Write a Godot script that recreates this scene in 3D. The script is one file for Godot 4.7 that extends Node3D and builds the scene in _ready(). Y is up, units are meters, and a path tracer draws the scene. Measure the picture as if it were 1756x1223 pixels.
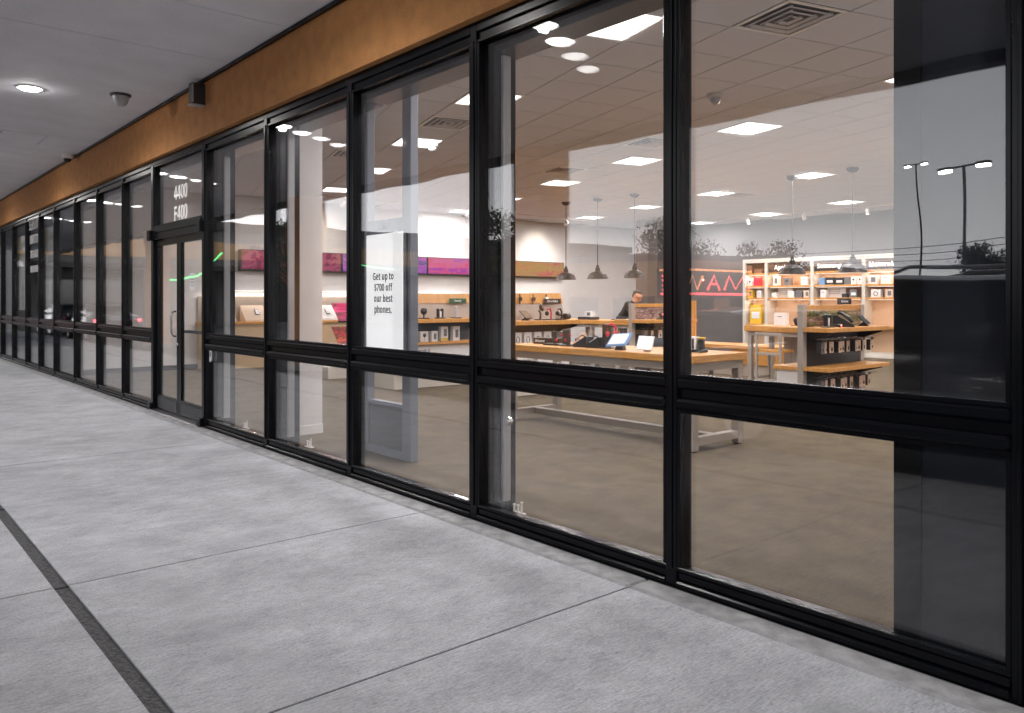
extends Node3D
# A lit shop behind a long black-framed storefront at dusk, seen from the covered walkway.
# x runs along the storefront (negative = towards the far end), z > 0 is the walkway, z < 0 the shop.

const CEIL := 3.64          # shop ceiling
const SOFFIT := 3.83        # walkway soffit
const WALL_X := -16.8       # shop end wall
const BACK_Z := -16.8       # shop back wall
const RIGHT_X := -1.463     # shop right wall
const GRID := 0.2862        # turn of the ceiling grid against the storefront

var mats := {}
var meshes := {}
var used := {}

# ------------------------------------------------------------------ ready
func _ready() -> void:
	set_view()
	set_light()
	make_materials()
	build_ground()
	build_shell()
	build_storefront()
	build_shop_room()
	build_ceiling()
	build_canopy_fittings()
	build_street()
	build_front_table()
	build_gondolas()
	build_back_shelves()
	build_wall_displays()
	build_counters()
	build_pendants()
	build_window_fittings()
	build_neighbour()
	build_person()

func set_view() -> void:
	var cam := Camera3D.new()
	cam.name = "camera"
	add_child(cam)
	cam.position = Vector3(0, 1.42, 3.17)
	cam.rotation.y = deg_to_rad(90.0 - 40.5)
	cam.near = 0.1
	cam.far = 600.0
	cam.projection = Camera3D.PROJECTION_FRUSTUM
	cam.size = 1223.0 / 1368.0 * cam.near
	cam.frustum_offset = Vector2(0, -96.5 / 1368.0 * cam.near)
	cam.current = true

func set_light() -> void:
	var we := WorldEnvironment.new()
	we.name = "world_environment"
	var e := Environment.new()
	e.background_mode = Environment.BG_SKY
	var sky := Sky.new()
	var sm := PanoramaSkyMaterial.new()
	sm.panorama = dusk_sky()
	sky.sky_material = sm
	e.sky = sky
	e.background_energy_multiplier = 1.0
	e.tonemap_mode = Environment.TONE_MAPPER_LINEAR
	e.tonemap_exposure = 1.0
	e.ambient_light_source = Environment.AMBIENT_SOURCE_SKY
	e.sdfgi_enabled = true
	e.ssao_enabled = true
	e.ssil_enabled = true
	we.environment = e
	add_child(we)
	var sun := DirectionalLight3D.new()
	sun.name = "afterglow"
	sun.light_energy = 0.15
	sun.light_angular_distance = 20.0
	sun.light_color = Color(1.0, 0.95, 0.9)
	sun.shadow_enabled = true
	sun.rotation = Vector3(deg_to_rad(-25), deg_to_rad(150), 0)   # from behind the shop: the building shades the walkway
	add_child(sun)

# dusk sky: grey zenith, paler towards the horizon, afterglow where the sun went down
func dusk_sky() -> ImageTexture:
	var w := 512
	var h := 256
	var im := Image.create(w, h, false, Image.FORMAT_RGBF)
	var sunset := Vector2(-0.34, 0.94)
	var top := Vector3(0.95, 1.0, 1.12)
	var low := Vector3(5.0, 4.98, 5.04)
	for y in h:
		var el := PI * (0.5 - (y + 0.5) / h)
		for x in w:
			var az := (float(x) + 0.5) / w * TAU - PI
			var d := Vector2(sin(az), -cos(az)).dot(sunset)
			var near := 0.5 + 0.5 * d
			var k := exp(-maxf(el, 0.0) * 4.6)
			var c := top.lerp(low * (0.62 + 0.95 * near * near * near), k)
			if el < 0.0:
				c = Vector3(0.3, 0.3, 0.3)
			im.set_pixel(x, y, Color(c.x, c.y, c.z))
	return ImageTexture.create_from_image(im)

# ------------------------------------------------------------------ materials
func lin(r: float, g: float, b: float, a := 1.0) -> Color:
	var c := Color(r, g, b).linear_to_srgb()
	c.a = a
	return c

func mk(key: String, r: float, g: float, b: float, rough := 0.6, metal := 0.0, spec := 0.5) -> StandardMaterial3D:
	if mats.has(key):
		return mats[key]
	var m := StandardMaterial3D.new()
	m.resource_name = key
	m.albedo_color = lin(r, g, b)
	m.roughness = rough
	m.metallic = metal
	m.metallic_specular = spec
	mats[key] = m
	return m

func glow(key: String, r: float, g: float, b: float, energy: float) -> StandardMaterial3D:
	var m := mk(key, 0.8, 0.8, 0.8, 0.5)
	m.emission_enabled = true
	m.emission = lin(r, g, b)
	m.emission_energy_multiplier = energy
	return m

func noise(seed_: int, freq: float, octaves := 4) -> FastNoiseLite:
	var n := FastNoiseLite.new()
	n.seed = seed_
	n.noise_type = FastNoiseLite.TYPE_SIMPLEX_SMOOTH
	n.frequency = freq
	n.fractal_octaves = octaves
	return n

func grey_image(n: FastNoiseLite, w: int, h: int) -> Image:
	return n.get_seamless_image(w, h, false, false, 0.15, true)

func stretched(n: FastNoiseLite, w: int, h: int, w0: int, h0: int) -> Image:
	var i := grey_image(n, w0, h0)
	i.resize(w, h, Image.INTERPOLATE_CUBIC)
	return i

# layers: [image, weight] around 0.5; the result is base * (1 + sum) as an sRGB texture
func blend_layers(w: int, h: int, base: Color, layers: Array, tint := Color(0, 0, 0)) -> ImageTexture:
	var data := PackedByteArray()
	data.resize(w * h * 3)
	var raws := []
	var ws := []
	for l in layers:
		var im: Image = l[0]
		im.convert(Image.FORMAT_L8)
		raws.append(im.get_data())
		ws.append(l[1] / 255.0)
	var lutr := PackedByteArray()
	lutr.resize(1024 * 3)
	for i in 1024:
		var k := i / 512.0
		var c := Color(base.r * k + tint.r * (1.0 - k), base.g * k + tint.g * (1.0 - k), base.b * k + tint.b * (1.0 - k)).clamp().linear_to_srgb()
		lutr[i * 3] = int(c.r * 255.0)
		lutr[i * 3 + 1] = int(c.g * 255.0)
		lutr[i * 3 + 2] = int(c.b * 255.0)
	var count := raws.size()
	for p in w * h:
		var s := 1.0
		for k in count:
			s += (raws[k][p] - 127.5) * ws[k]
		var q := clampi(int(s * 512.0), 0, 1023) * 3
		data[p * 3] = lutr[q]
		data[p * 3 + 1] = lutr[q + 1]
		data[p * 3 + 2] = lutr[q + 2]
	return ImageTexture.create_from_image(Image.create_from_data(w, h, false, Image.FORMAT_RGB8, data))

func tri(m: StandardMaterial3D, scale: float, world := true) -> void:
	m.uv1_triplanar = true
	m.uv1_world_triplanar = world
	m.uv1_scale = Vector3.ONE * scale
	m.uv1_triplanar_sharpness = 8.0

func textured(key: String, tex: Texture2D, scale: float, rough: float, world := true) -> StandardMaterial3D:
	var m := mk(key, 1, 1, 1, rough)
	m.albedo_texture = tex
	tri(m, scale, world)
	return m

func bump(m: StandardMaterial3D, im: Image, cm: float) -> void:
	m.heightmap_enabled = true
	m.heightmap_scale = cm
	m.heightmap_texture = ImageTexture.create_from_image(im)

# slight waviness of float glass as a float normal map (slopes of a few thousandths)
func float_waves() -> ImageTexture:
	var n := 256
	var src := noise(131, 0.011, 2).get_seamless_image(n, n, false, false, 0.3, true)
	src.convert(Image.FORMAT_L8)
	var blur := src.get_data()
	var im := Image.create(n, n, false, Image.FORMAT_RGBF)
	var rad := 6
	for y in n:
		for x in n:
			var dx := 0.0
			var dy := 0.0
			for k in range(-2, 3):
				dx += blur[posmod(x + rad, n) + n * posmod(y + k * 2, n)] - blur[posmod(x - rad, n) + n * posmod(y + k * 2, n)]
				dy += blur[posmod(x + k * 2, n) + n * posmod(y + rad, n)] - blur[posmod(x + k * 2, n) + n * posmod(y - rad, n)]
			im.set_pixel(x, y, Color(0.5 + dx * 0.5 * 0.000006, 0.5 + dy * 0.5 * 0.000006, 1.0))
	return ImageTexture.create_from_image(im)

# sparse dark specks and scuffs on a mid-grey field
func specks(size: int, seed_: int) -> Image:
	var rng := RandomNumberGenerator.new()
	rng.seed = seed_
	var im := Image.create(size, size, false, Image.FORMAT_L8)
	im.fill(Color(0.5, 0.5, 0.5))
	for k in 900:
		var v := rng.randf_range(0.1, 0.42)
		im.fill_rect(Rect2i(rng.randi() % size, rng.randi() % size, 1 + rng.randi() % 3, 1 + rng.randi() % 4), Color(v, v, v))
	for k in 260:
		var v := rng.randf_range(0.3, 0.46)
		var x := rng.randi() % size
		var y := rng.randi() % size
		for q in rng.randi_range(4, 22):
			x += rng.randi_range(-1, 2)
			y += rng.randi_range(-1, 1)
			im.fill_rect(Rect2i(posmod(x, size), posmod(y, size), 2, 1), Color(v, v, v))
	return im

func stains(m: StandardMaterial3D, seed_: int, scale: float, strength: float) -> void:
	var n := noise(seed_, 0.014, 7)
	var im := grey_image(n, 512, 512)
	var n2 := stretched(noise(seed_ + 5, 0.06, 5), 512, 512, 512, 200)
	m.detail_enabled = true
	m.detail_blend_mode = BaseMaterial3D.BLEND_MODE_MUL
	m.detail_albedo = blend_layers(512, 512, Color(0.86, 0.86, 0.86), [[im, strength], [n2, strength * 0.45]])
	m.detail_uv_layer = BaseMaterial3D.DETAIL_UV_2
	m.uv2_triplanar = true
	m.uv2_world_triplanar = true
	m.uv2_scale = Vector3.ONE * scale

func make_materials() -> void:
	# broom-finished concrete: fine lines across the walk, mottling and traffic stains
	var fine := grey_image(noise(3, 0.20, 3), 1024, 1024)
	var broom := stretched(noise(4, 0.30, 3), 1024, 1024, 1024, 160)
	var mott := stretched(noise(7, 0.026, 6), 1024, 1024, 1024, 512)
	var pits := specks(1024, 17)
	var conc := textured("concrete", blend_layers(1024, 1024, Color(0.455, 0.465, 0.49), [[fine, 0.46], [broom, 0.50], [mott, 0.22], [pits, 0.9]]), 1.0 / 3.3, 0.86)
	bump(conc, broom, 0.16)
	stains(conc, 21, 1.0 / 4.3, 0.34)
	var conc2 := textured("kerb_concrete", blend_layers(512, 512, Color(0.33, 0.33, 0.335), [[grey_image(noise(31, 0.015, 5), 512, 512), 0.6], [grey_image(noise(32, 0.2, 2), 512, 512), 0.25]]), 1.0, 0.9)
	bump(conc2, grey_image(noise(33, 0.05, 4), 512, 512), 0.25)
	var seal := textured("joint_sealant", blend_layers(256, 256, Color(0.075, 0.075, 0.078), [[grey_image(noise(41, 0.06, 4), 256, 256), 1.2], [grey_image(noise(42, 0.3, 2), 256, 256), 0.5]]), 2.2, 0.85)
	bump(seal, grey_image(noise(43, 0.08, 4), 256, 256), 0.8)
	mk("joint_dark", 0.03, 0.03, 0.03, 0.95)
	# asphalt
	var asp := textured("asphalt", blend_layers(512, 512, Color(0.05, 0.05, 0.052), [[grey_image(noise(51, 0.3, 2), 512, 512), 0.9], [grey_image(noise(52, 0.02, 4), 512, 512), 0.6]]), 0.6, 0.9)
	bump(asp, grey_image(noise(53, 0.3, 2), 512, 512), 0.5)
	# carpet
	var cn := grey_image(noise(61, 0.33, 3), 512, 512)
	var carpet := textured("carpet", blend_layers(512, 512, Color(0.112, 0.084, 0.048), [[cn, 0.85], [grey_image(noise(62, 0.012, 4), 512, 512), 0.5], [stretched(noise(63, 0.2, 2), 512, 512, 512, 64), 0.3]]), 0.42, 0.95)
	bump(carpet, cn, 0.5)
	# stucco (orange header), soffit plaster, charcoal pier
	var st := grey_image(noise(71, 0.16, 4), 512, 512)
	var orange := textured("orange_stucco", blend_layers(512, 512, Color(0.47, 0.215, 0.07), [[st, 0.28], [grey_image(noise(72, 0.012, 4), 512, 512), 0.3]]), 0.8, 0.85)
	bump(orange, st, 0.6)
	var sof := textured("soffit_plaster", blend_layers(512, 512, Color(0.735, 0.745, 0.79), [[st, 0.06], [grey_image(noise(73, 0.008, 4), 512, 512), 0.12]]), 0.33, 0.85)
	bump(sof, st, 0.25)
	var pier := textured("charcoal_paint", blend_layers(512, 512, Color(0.045, 0.045, 0.047), [[grey_image(noise(74, 0.02, 5), 512, 512), 0.9], [st, 0.3]]), 0.7, 0.7)
	bump(pier, st, 0.4)
	# walls, ceiling
	var wallt := textured("white_wall", blend_layers(256, 256, Color(0.74, 0.715, 0.70), [[grey_image(noise(81, 0.3, 2), 256, 256), 0.05], [grey_image(noise(82, 0.02, 3), 256, 256), 0.06]]), 0.5, 0.8)
	bump(wallt, grey_image(noise(81, 0.3, 2), 256, 256), 0.1)
	var gw := textured("grey_wall", blend_layers(256, 256, Color(0.17, 0.16, 0.155), [[grey_image(noise(81, 0.3, 2), 256, 256), 0.06], [grey_image(noise(82, 0.02, 3), 256, 256), 0.08]]), 0.5, 0.8)
	bump(gw, grey_image(noise(81, 0.3, 2), 256, 256), 0.1)
	textured("ceiling_tile", blend_layers(256, 256, Color(0.58, 0.58, 0.61), [[grey_image(noise(84, 0.35, 2), 256, 256), 0.28]]), 1.4, 0.95)
	mk("grid_metal", 0.30, 0.285, 0.28, 0.6)
	# wood, grain along local x and along local z
	var g1 := stretched(noise(91, 0.05, 5), 512, 512, 64, 512)
	var g2 := stretched(noise(92, 0.16, 3), 512, 512, 24, 512)
	var wt := blend_layers(512, 512, Color(0.60, 0.29, 0.075), [[g1, 0.45], [g2, 0.3]], Color(0.10, 0.02, 0.0))
	textured("wood_x", wt, 0.9, 0.42, false)
	var im := wt.get_image().duplicate() as Image
	im.rotate_90(CLOCKWISE)
	textured("wood_z", ImageTexture.create_from_image(im), 0.9, 0.42, false)
	# metals and paints
	mk("black_frame", 0.003, 0.0035, 0.005, 0.25, 0.0, 0.3)
	mk("black_panel", 0.006, 0.006, 0.007, 0.9, 0.0, 0.2)
	mk("black_panel_blue", 0.016, 0.018, 0.024, 0.8, 0.0, 0.2)
	mk("grey_steel", 0.37, 0.325, 0.28, 0.5, 0.0)
	mk("grey_post", 0.42, 0.42, 0.43, 0.45, 0.3)
	mk("slate_frame", 0.17, 0.185, 0.22, 0.5)
	mk("slate_panel", 0.075, 0.08, 0.095, 0.5)
	mk("chrome", 0.8, 0.8, 0.8, 0.12, 1.0)
	mk("brushed_metal", 0.55, 0.55, 0.56, 0.3, 1.0)
	mk("white_paint", 0.78, 0.77, 0.74, 0.5)
	mk("off_white", 0.66, 0.62, 0.55, 0.6)
	mk("beige", 0.42, 0.36, 0.29, 0.7)
	mk("sill_paint", 0.60, 0.47, 0.38, 0.85)
	mk("poster_white", 0.80, 0.80, 0.80, 0.55)
	mk("ink", 0.02, 0.02, 0.022, 0.5)
	mk("ink_grey", 0.16, 0.16, 0.17, 0.5)
	mk("black_plastic", 0.012, 0.012, 0.013, 0.35)
	mk("dark_plastic", 0.035, 0.035, 0.04, 0.45)
	mk("bronze", 0.035, 0.03, 0.028, 0.45, 0.0, 0.4)
	mk("shade_inner", 0.75, 0.72, 0.66, 0.5)
	mk("vent_grey", 0.5, 0.47, 0.46, 0.5)
	mk("column_taupe", 0.13, 0.10, 0.085, 0.7)
	mk("neighbour_paint", 0.20, 0.19, 0.13, 0.8)
	mk("back_peach", 0.62, 0.42, 0.27, 0.6)
	mk("beige_wood", 0.52, 0.36, 0.20, 0.5)
	mk("peg_board", 0.03, 0.03, 0.034, 0.7)
	mk("yellow_print", 0.45, 0.36, 0.14, 0.6)
	mk("print_grey", 0.40, 0.40, 0.40, 0.6)
	mk("olive_front", 0.16, 0.14, 0.06, 0.7)
	glow("office_glow", 1.0, 0.93, 0.75, 1.5)
	mk("tan_stucco", 0.42, 0.26, 0.13, 0.85)
	mk("dusk_render", 0.10, 0.10, 0.10, 0.85)
	mk("rubber", 0.02, 0.02, 0.02, 0.9)
	mk("red_plastic", 0.60, 0.02, 0.05, 0.35)
	mk("blue_plastic", 0.16, 0.30, 0.55, 0.4)
	mk("cream_card", 0.72, 0.56, 0.44, 0.6)
	mk("white_card", 0.78, 0.76, 0.74, 0.55)
	mk("yellow_card", 0.75, 0.48, 0.03, 0.5)
	mk("brown_card", 0.28, 0.13, 0.07, 0.6)
	mk("orange_card", 0.65, 0.25, 0.05, 0.5)
	mk("green_print", 0.03, 0.12, 0.06, 0.5)
	mk("sign_brown", 0.035, 0.022, 0.018, 0.5)
	mk("camera_grey", 0.45, 0.45, 0.46, 0.4)
	mk("shop_glass_dark", 0.01, 0.012, 0.014, 0.08)
	# glass: clear panes with the slight waviness of float glass
	var gl := mk("window_glass", 0.1, 0.12, 0.13, 0.0)
	gl.metallic_specular = 0.45
	gl.transparency = BaseMaterial3D.TRANSPARENCY_ALPHA
	gl.albedo_color.a = 0.002
	gl.normal_enabled = true
	gl.normal_texture = float_waves()
	gl.normal_scale = 1.0
	tri(gl, 1.0 / 2.6)
	var ac := mk("clear_acrylic", 0.9, 0.93, 0.95, 0.02)
	ac.transparency = BaseMaterial3D.TRANSPARENCY_ALPHA
	ac.albedo_color.a = 0.06
	var dome := mk("smoked_dome", 0.25, 0.25, 0.26, 0.1)
	dome.clearcoat_enabled = true
	dome.clearcoat = 1.0
	glow("panel_light", 1.0, 0.965, 0.93, 3.2)
	glow("downlight_glow", 1.0, 0.985, 0.97, 14.0)
	glow("downlight_ghost_glow", 1.0, 0.97, 0.95, 5.0)  # glow of added lamps standing in for ghost reflections
	glow("bulb_glow", 1.0, 0.86, 0.68, 6.0)
	glow("added_poster_glow", 0.97, 0.985, 1.0, 0.62)  # emission put in to brighten the plain window poster
	glow("neon_red", 1.0, 0.03, 0.05, 9.0)
	glow("neon_orange", 1.0, 0.30, 0.03, 5.0)
	glow("neon_green", 0.02, 1.0, 0.16, 4.0)
	glow("head_light_glow", 0.9, 0.97, 1.0, 20.0)
	glow("tail_light_glow", 1.0, 0.02, 0.05, 9.0)
	glow("street_light_glow", 1.0, 0.98, 0.94, 60.0)
	glow("red_indicator_light", 1.0, 0.03, 0.05, 3.0)
	glow("tablet_screen", 0.9, 0.95, 1.0, 0.75)
	glow("blue_screen", 0.25, 0.33, 0.55, 0.22)
	glow("shelf_sign_light", 1.0, 0.97, 0.93, 1.3)

# ------------------------------------------------------------------ building helpers
func numbered(n: String) -> String:
	if not used.has(n):
		used[n] = 0
		return n
	used[n] += 1
	return "%s_%03d" % [n, used[n]]

func meta(o: Node, label: String, category: String, group := "") -> void:
	o.set_meta("label", label)
	o.set_meta("category", category)
	if group != "":
		o.set_meta("group", group)

func thing(called: String, label: String, category: String, at := Vector3.ZERO, turn := 0.0, group := "") -> Node3D:
	var o := Node3D.new()
	o.name = numbered(called)
	add_child(o)
	o.position = at
	o.rotation.y = turn
	meta(o, label, category, group)
	return o

func structure(called: String) -> Node3D:
	var o := Node3D.new()
	o.name = numbered(called)
	add_child(o)
	o.set_meta("kind", "structure")
	return o

func put(mesh: Mesh, m: Material, called: String, parent: Node, at := Vector3.ZERO, rot := Vector3.ZERO) -> MeshInstance3D:
	var o := MeshInstance3D.new()
	o.name = called
	o.mesh = mesh
	o.material_override = m
	o.position = at
	o.rotation = rot
	parent.add_child(o, true)
	return o

func mat(k) -> Material:
	return k if k is Material else mats[k]

# box by its low and high corner; bevel > 0 rounds the edges that catch light
func box(parent: Node, called: String, lo: Vector3, hi: Vector3, m, bev := 0.0, rot := Vector3.ZERO) -> MeshInstance3D:
	return put(box_mesh(hi - lo, bev), mat(m), called, parent, (lo + hi) * 0.5, rot)

func cbox(parent: Node, called: String, c: Vector3, s: Vector3, m, bev := 0.0, rot := Vector3.ZERO) -> MeshInstance3D:
	return put(box_mesh(s, bev), mat(m), called, parent, c, rot)

func box_mesh(s: Vector3, b: float) -> Mesh:
	var key := "b%.4f,%.4f,%.4f,%.4f" % [s.x, s.y, s.z, b]
	if meshes.has(key):
		return meshes[key]
	if b <= 0.0:
		var bm := BoxMesh.new()
		bm.size = s
		meshes[key] = bm
		return bm
	var h := s * 0.5
	b = minf(b, minf(h.x, minf(h.y, h.z)) * 0.9)
	var st := SurfaceTool.new()
	st.begin(Mesh.PRIMITIVE_TRIANGLES)
	var v := func(sg: Vector3, axis: int) -> Vector3:
		var q := Vector3(sg.x * (h.x - b), sg.y * (h.y - b), sg.z * (h.z - b))
		q[axis] = sg[axis] * h[axis]
		return q
	for axis in 3:
		var u := (axis + 1) % 3
		var w := (axis + 2) % 3
		for sg in [-1.0, 1.0]:
			var n := Vector3.ZERO
			n[axis] = sg
			var ring := []
			for uv in [[-1, -1], [1, -1], [1, 1], [-1, 1]]:
				var q := Vector3.ZERO
				q[axis] = sg
				q[u] = uv[0]
				q[w] = uv[1]
				ring.append(v.call(q, axis))
			quad(st, ring[0], ring[1], ring[2], ring[3], n)
		for su in [-1.0, 1.0]:
			for sw in [-1.0, 1.0]:
				var q0 := Vector3.ZERO
				q0[axis] = -1
				q0[u] = su
				q0[w] = sw
				var q1 := q0
				q1[axis] = 1
				var n := Vector3.ZERO
				n[u] = su
				n[w] = sw
				quad(st, v.call(q0, u), v.call(q1, u), v.call(q1, w), v.call(q0, w), n.normalized())
	for sx in [-1.0, 1.0]:
		for sy in [-1.0, 1.0]:
			for sz in [-1.0, 1.0]:
				var q := Vector3(sx, sy, sz)
				face(st, v.call(q, 0), v.call(q, 1), v.call(q, 2), q.normalized())
	var made := st.commit()
	meshes[key] = made
	return made

func face(st: SurfaceTool, a: Vector3, b: Vector3, c: Vector3, n: Vector3) -> void:
	if (b - a).cross(c - a).dot(n) > 0.0:
		var t := b
		b = c
		c = t
	for p in [a, b, c]:
		st.set_normal(n)
		st.set_uv(Vector2(p.x + p.z, p.y))
		st.add_vertex(p)

func quad(st: SurfaceTool, a: Vector3, b: Vector3, c: Vector3, d: Vector3, n: Vector3) -> void:
	face(st, a, b, c, n)
	face(st, a, c, d, n)

# turned shape: profile of (radius, height), smooth
func lathe(profile: Array, seg := 24) -> ArrayMesh:
	var st := SurfaceTool.new()
	st.begin(Mesh.PRIMITIVE_TRIANGLES)
	for i in profile.size() - 1:
		var p: Vector2 = profile[i]
		var q: Vector2 = profile[i + 1]
		var d := q - p
		if d.length() < 1e-6:
			continue
		var nn := Vector2(d.y, -d.x).normalized()
		for k in seg:
			var a0 := TAU * k / seg
			var a1 := TAU * (k + 1) / seg
			var c0 := Vector3(cos(a0), 0, sin(a0))
			var c1 := Vector3(cos(a1), 0, sin(a1))
			var v := [c0 * p.x + Vector3.UP * p.y, c1 * p.x + Vector3.UP * p.y, c1 * q.x + Vector3.UP * q.y, c0 * q.x + Vector3.UP * q.y]
			var n := [c0 * nn.x + Vector3.UP * nn.y, c1 * nn.x + Vector3.UP * nn.y]
			for t in [[0, 1, 2], [0, 2, 3]]:
				var av: Vector3 = v[t[0]]
				var bv: Vector3 = v[t[1]]
				var cv: Vector3 = v[t[2]]
				if (bv - av).cross(cv - av).length() < 1e-12:
					continue
				var order := [t[0], t[1], t[2]]
				if (bv - av).cross(cv - av).dot(n[0] + n[1]) > 0.0:
					order = [t[0], t[2], t[1]]
				for o in order:
					st.set_normal(n[0] if o == 0 or o == 3 else n[1])
					st.set_uv(Vector2(float(k) / seg, v[o].y))
					st.add_vertex(v[o])
	return st.commit()

# outline (x, y) pushed out along z from -depth/2 to depth/2
func prism(pts: PackedVector2Array, depth: float) -> ArrayMesh:
	var st := SurfaceTool.new()
	st.begin(Mesh.PRIMITIVE_TRIANGLES)
	var hz := depth * 0.5
	var idx := Geometry2D.triangulate_polygon(pts)
	for i in range(0, idx.size(), 3):
		var a := pts[idx[i]]
		var b := pts[idx[i + 1]]
		var c := pts[idx[i + 2]]
		face(st, Vector3(a.x, a.y, hz), Vector3(b.x, b.y, hz), Vector3(c.x, c.y, hz), Vector3.BACK)
		face(st, Vector3(a.x, a.y, -hz), Vector3(b.x, b.y, -hz), Vector3(c.x, c.y, -hz), Vector3.FORWARD)
	var area := 0.0
	for i in pts.size():
		area += pts[i].cross(pts[(i + 1) % pts.size()])
	for i in pts.size():
		var a := pts[i]
		var b := pts[(i + 1) % pts.size()]
		var d := (b - a).normalized()
		var n := Vector3(d.y, -d.x, 0) * signf(area)
		quad(st, Vector3(a.x, a.y, -hz), Vector3(b.x, b.y, -hz), Vector3(b.x, b.y, hz), Vector3(a.x, a.y, hz), n)
	return st.commit()

func tube(pts: Array, r: float, seg := 8) -> ArrayMesh:
	var st := SurfaceTool.new()
	st.begin(Mesh.PRIMITIVE_TRIANGLES)
	var rings := []
	for i in pts.size():
		var d: Vector3 = (pts[mini(i + 1, pts.size() - 1)] - pts[maxi(i - 1, 0)]).normalized()
		var s := d.cross(Vector3.UP if absf(d.y) < 0.9 else Vector3.RIGHT).normalized()
		var t := d.cross(s).normalized()
		var ring := []
		for k in seg:
			ring.append(s * cos(TAU * k / seg) + t * sin(TAU * k / seg))
		rings.append(ring)
	for i in pts.size() - 1:
		for k in seg:
			var k1 := (k + 1) % seg
			var n0: Vector3 = rings[i][k]
			var n1: Vector3 = rings[i][k1]
			quad(st, pts[i] + n0 * r, pts[i] + n1 * r, pts[i + 1] + rings[i + 1][k1] * r, pts[i + 1] + rings[i + 1][k] * r, (n0 + n1).normalized())
	for e in [0, pts.size() - 1]:
		var d: Vector3 = (pts[1] - pts[0]) if e == 0 else (pts[e - 1] - pts[e])
		for k in range(1, seg - 1):
			face(st, pts[e] + rings[e][0] * r, pts[e] + rings[e][k] * r, pts[e] + rings[e][k + 1] * r, -d.normalized())
	return st.commit()

func lettering(parent: Node, called: String, words: String, cap: float, m, at: Vector3, turn := 0.0, tilt := 0.0, bold := false, serif := false, width := 1.0) -> MeshInstance3D:
	var t := TextMesh.new()
	var f := SystemFont.new()
	f.font_names = PackedStringArray(["Droid Serif" if serif else "Droid Sans"])
	f.font_weight = 700 if bold else 400
	t.font = f
	t.font_size = 48
	t.pixel_size = cap / (48.0 * 0.72)
	t.depth = 0.0015
	t.curve_step = 2.0
	t.text = words
	var o := put(t, mat(m), called, parent, at, Vector3(tilt, turn, 0))
	o.scale.x = width
	return o

# ------------------------------------------------------------------ ground and shell
const JOINTS := [8.0, 4.7, 2.85, 1.02, -0.8, -2.63, -4.46, -6.4, -8.02, -10.1, -12.15, -14.1, -16.05, -18.0, -19.95, -22.5, -26.0, -30.0, -36.0, -45.0]

func build_ground() -> void:
	var g := structure("ground")
	box(g, "asphalt", Vector3(-260, -0.4, 3.46), Vector3(160, -0.13, 260), "asphalt")
	var sw := structure("sidewalk")
	box(sw, "slab_bed", Vector3(-45, -0.3, -0.13), Vector3(8, -0.035, 3.3), "joint_dark")
	var rng := RandomNumberGenerator.new()
	rng.seed = 5
	for i in JOINTS.size() - 1:
		var x1: float = JOINTS[i] - 0.006
		var x0: float = JOINTS[i + 1] + 0.006
		var dy := rng.randf_range(-0.003, 0.001)
		box(sw, "slab", Vector3(x0, -0.1, 0.172), Vector3(x1, dy, 2.27), "concrete", 0.0025)
		box(sw, "slab", Vector3(x0, -0.1, 2.335), Vector3(x1, dy + 0.001, 3.29), "concrete", 0.0025)
		box(sw, "joint_line", Vector3(x0 - 0.012, -0.05, 0.172), Vector3(x0, -0.005, 3.29), "joint_dark")
		box(sw, "joint_filler", Vector3(x0 - 0.006, -0.06, 2.2725), Vector3(x1 + 0.006, -0.009, 2.3325), "joint_sealant")
		box(sw, "edge_strip", Vector3(x0 - 0.003, -0.1, 0.012), Vector3(x1 + 0.003, 0.006, 0.1655), "kerb_concrete", 0.012)
	var kerb := structure("kerb")
	for i in 18:
		var x := 8.0 - i * 3.0
		box(kerb, "kerb_stone", Vector3(x - 2.994, -0.4, 3.302), Vector3(x, -0.002, 3.455), "kerb_concrete", 0.02)
	var fl := structure("floor")
	box(fl, "carpet", Vector3(WALL_X - 0.17, -0.2, BACK_Z - 0.2), Vector3(0.5, 0.0, -0.132), "carpet")
	box(fl, "neighbour_carpet", Vector3(-34, -0.2, -8.2), Vector3(WALL_X - 0.175, 0.0, -0.132), "carpet")
	for k in 6:   # parking bay lines beyond the kerb
		var m := box(g, "bay_marking", Vector3(-14.0 + k * 2.75 - 30.0, -0.1296, 16.0), Vector3(-14.0 + k * 2.75 - 29.9, -0.126, 21.0), "white_paint")
		m.set_meta("kind", "structure")

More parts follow.
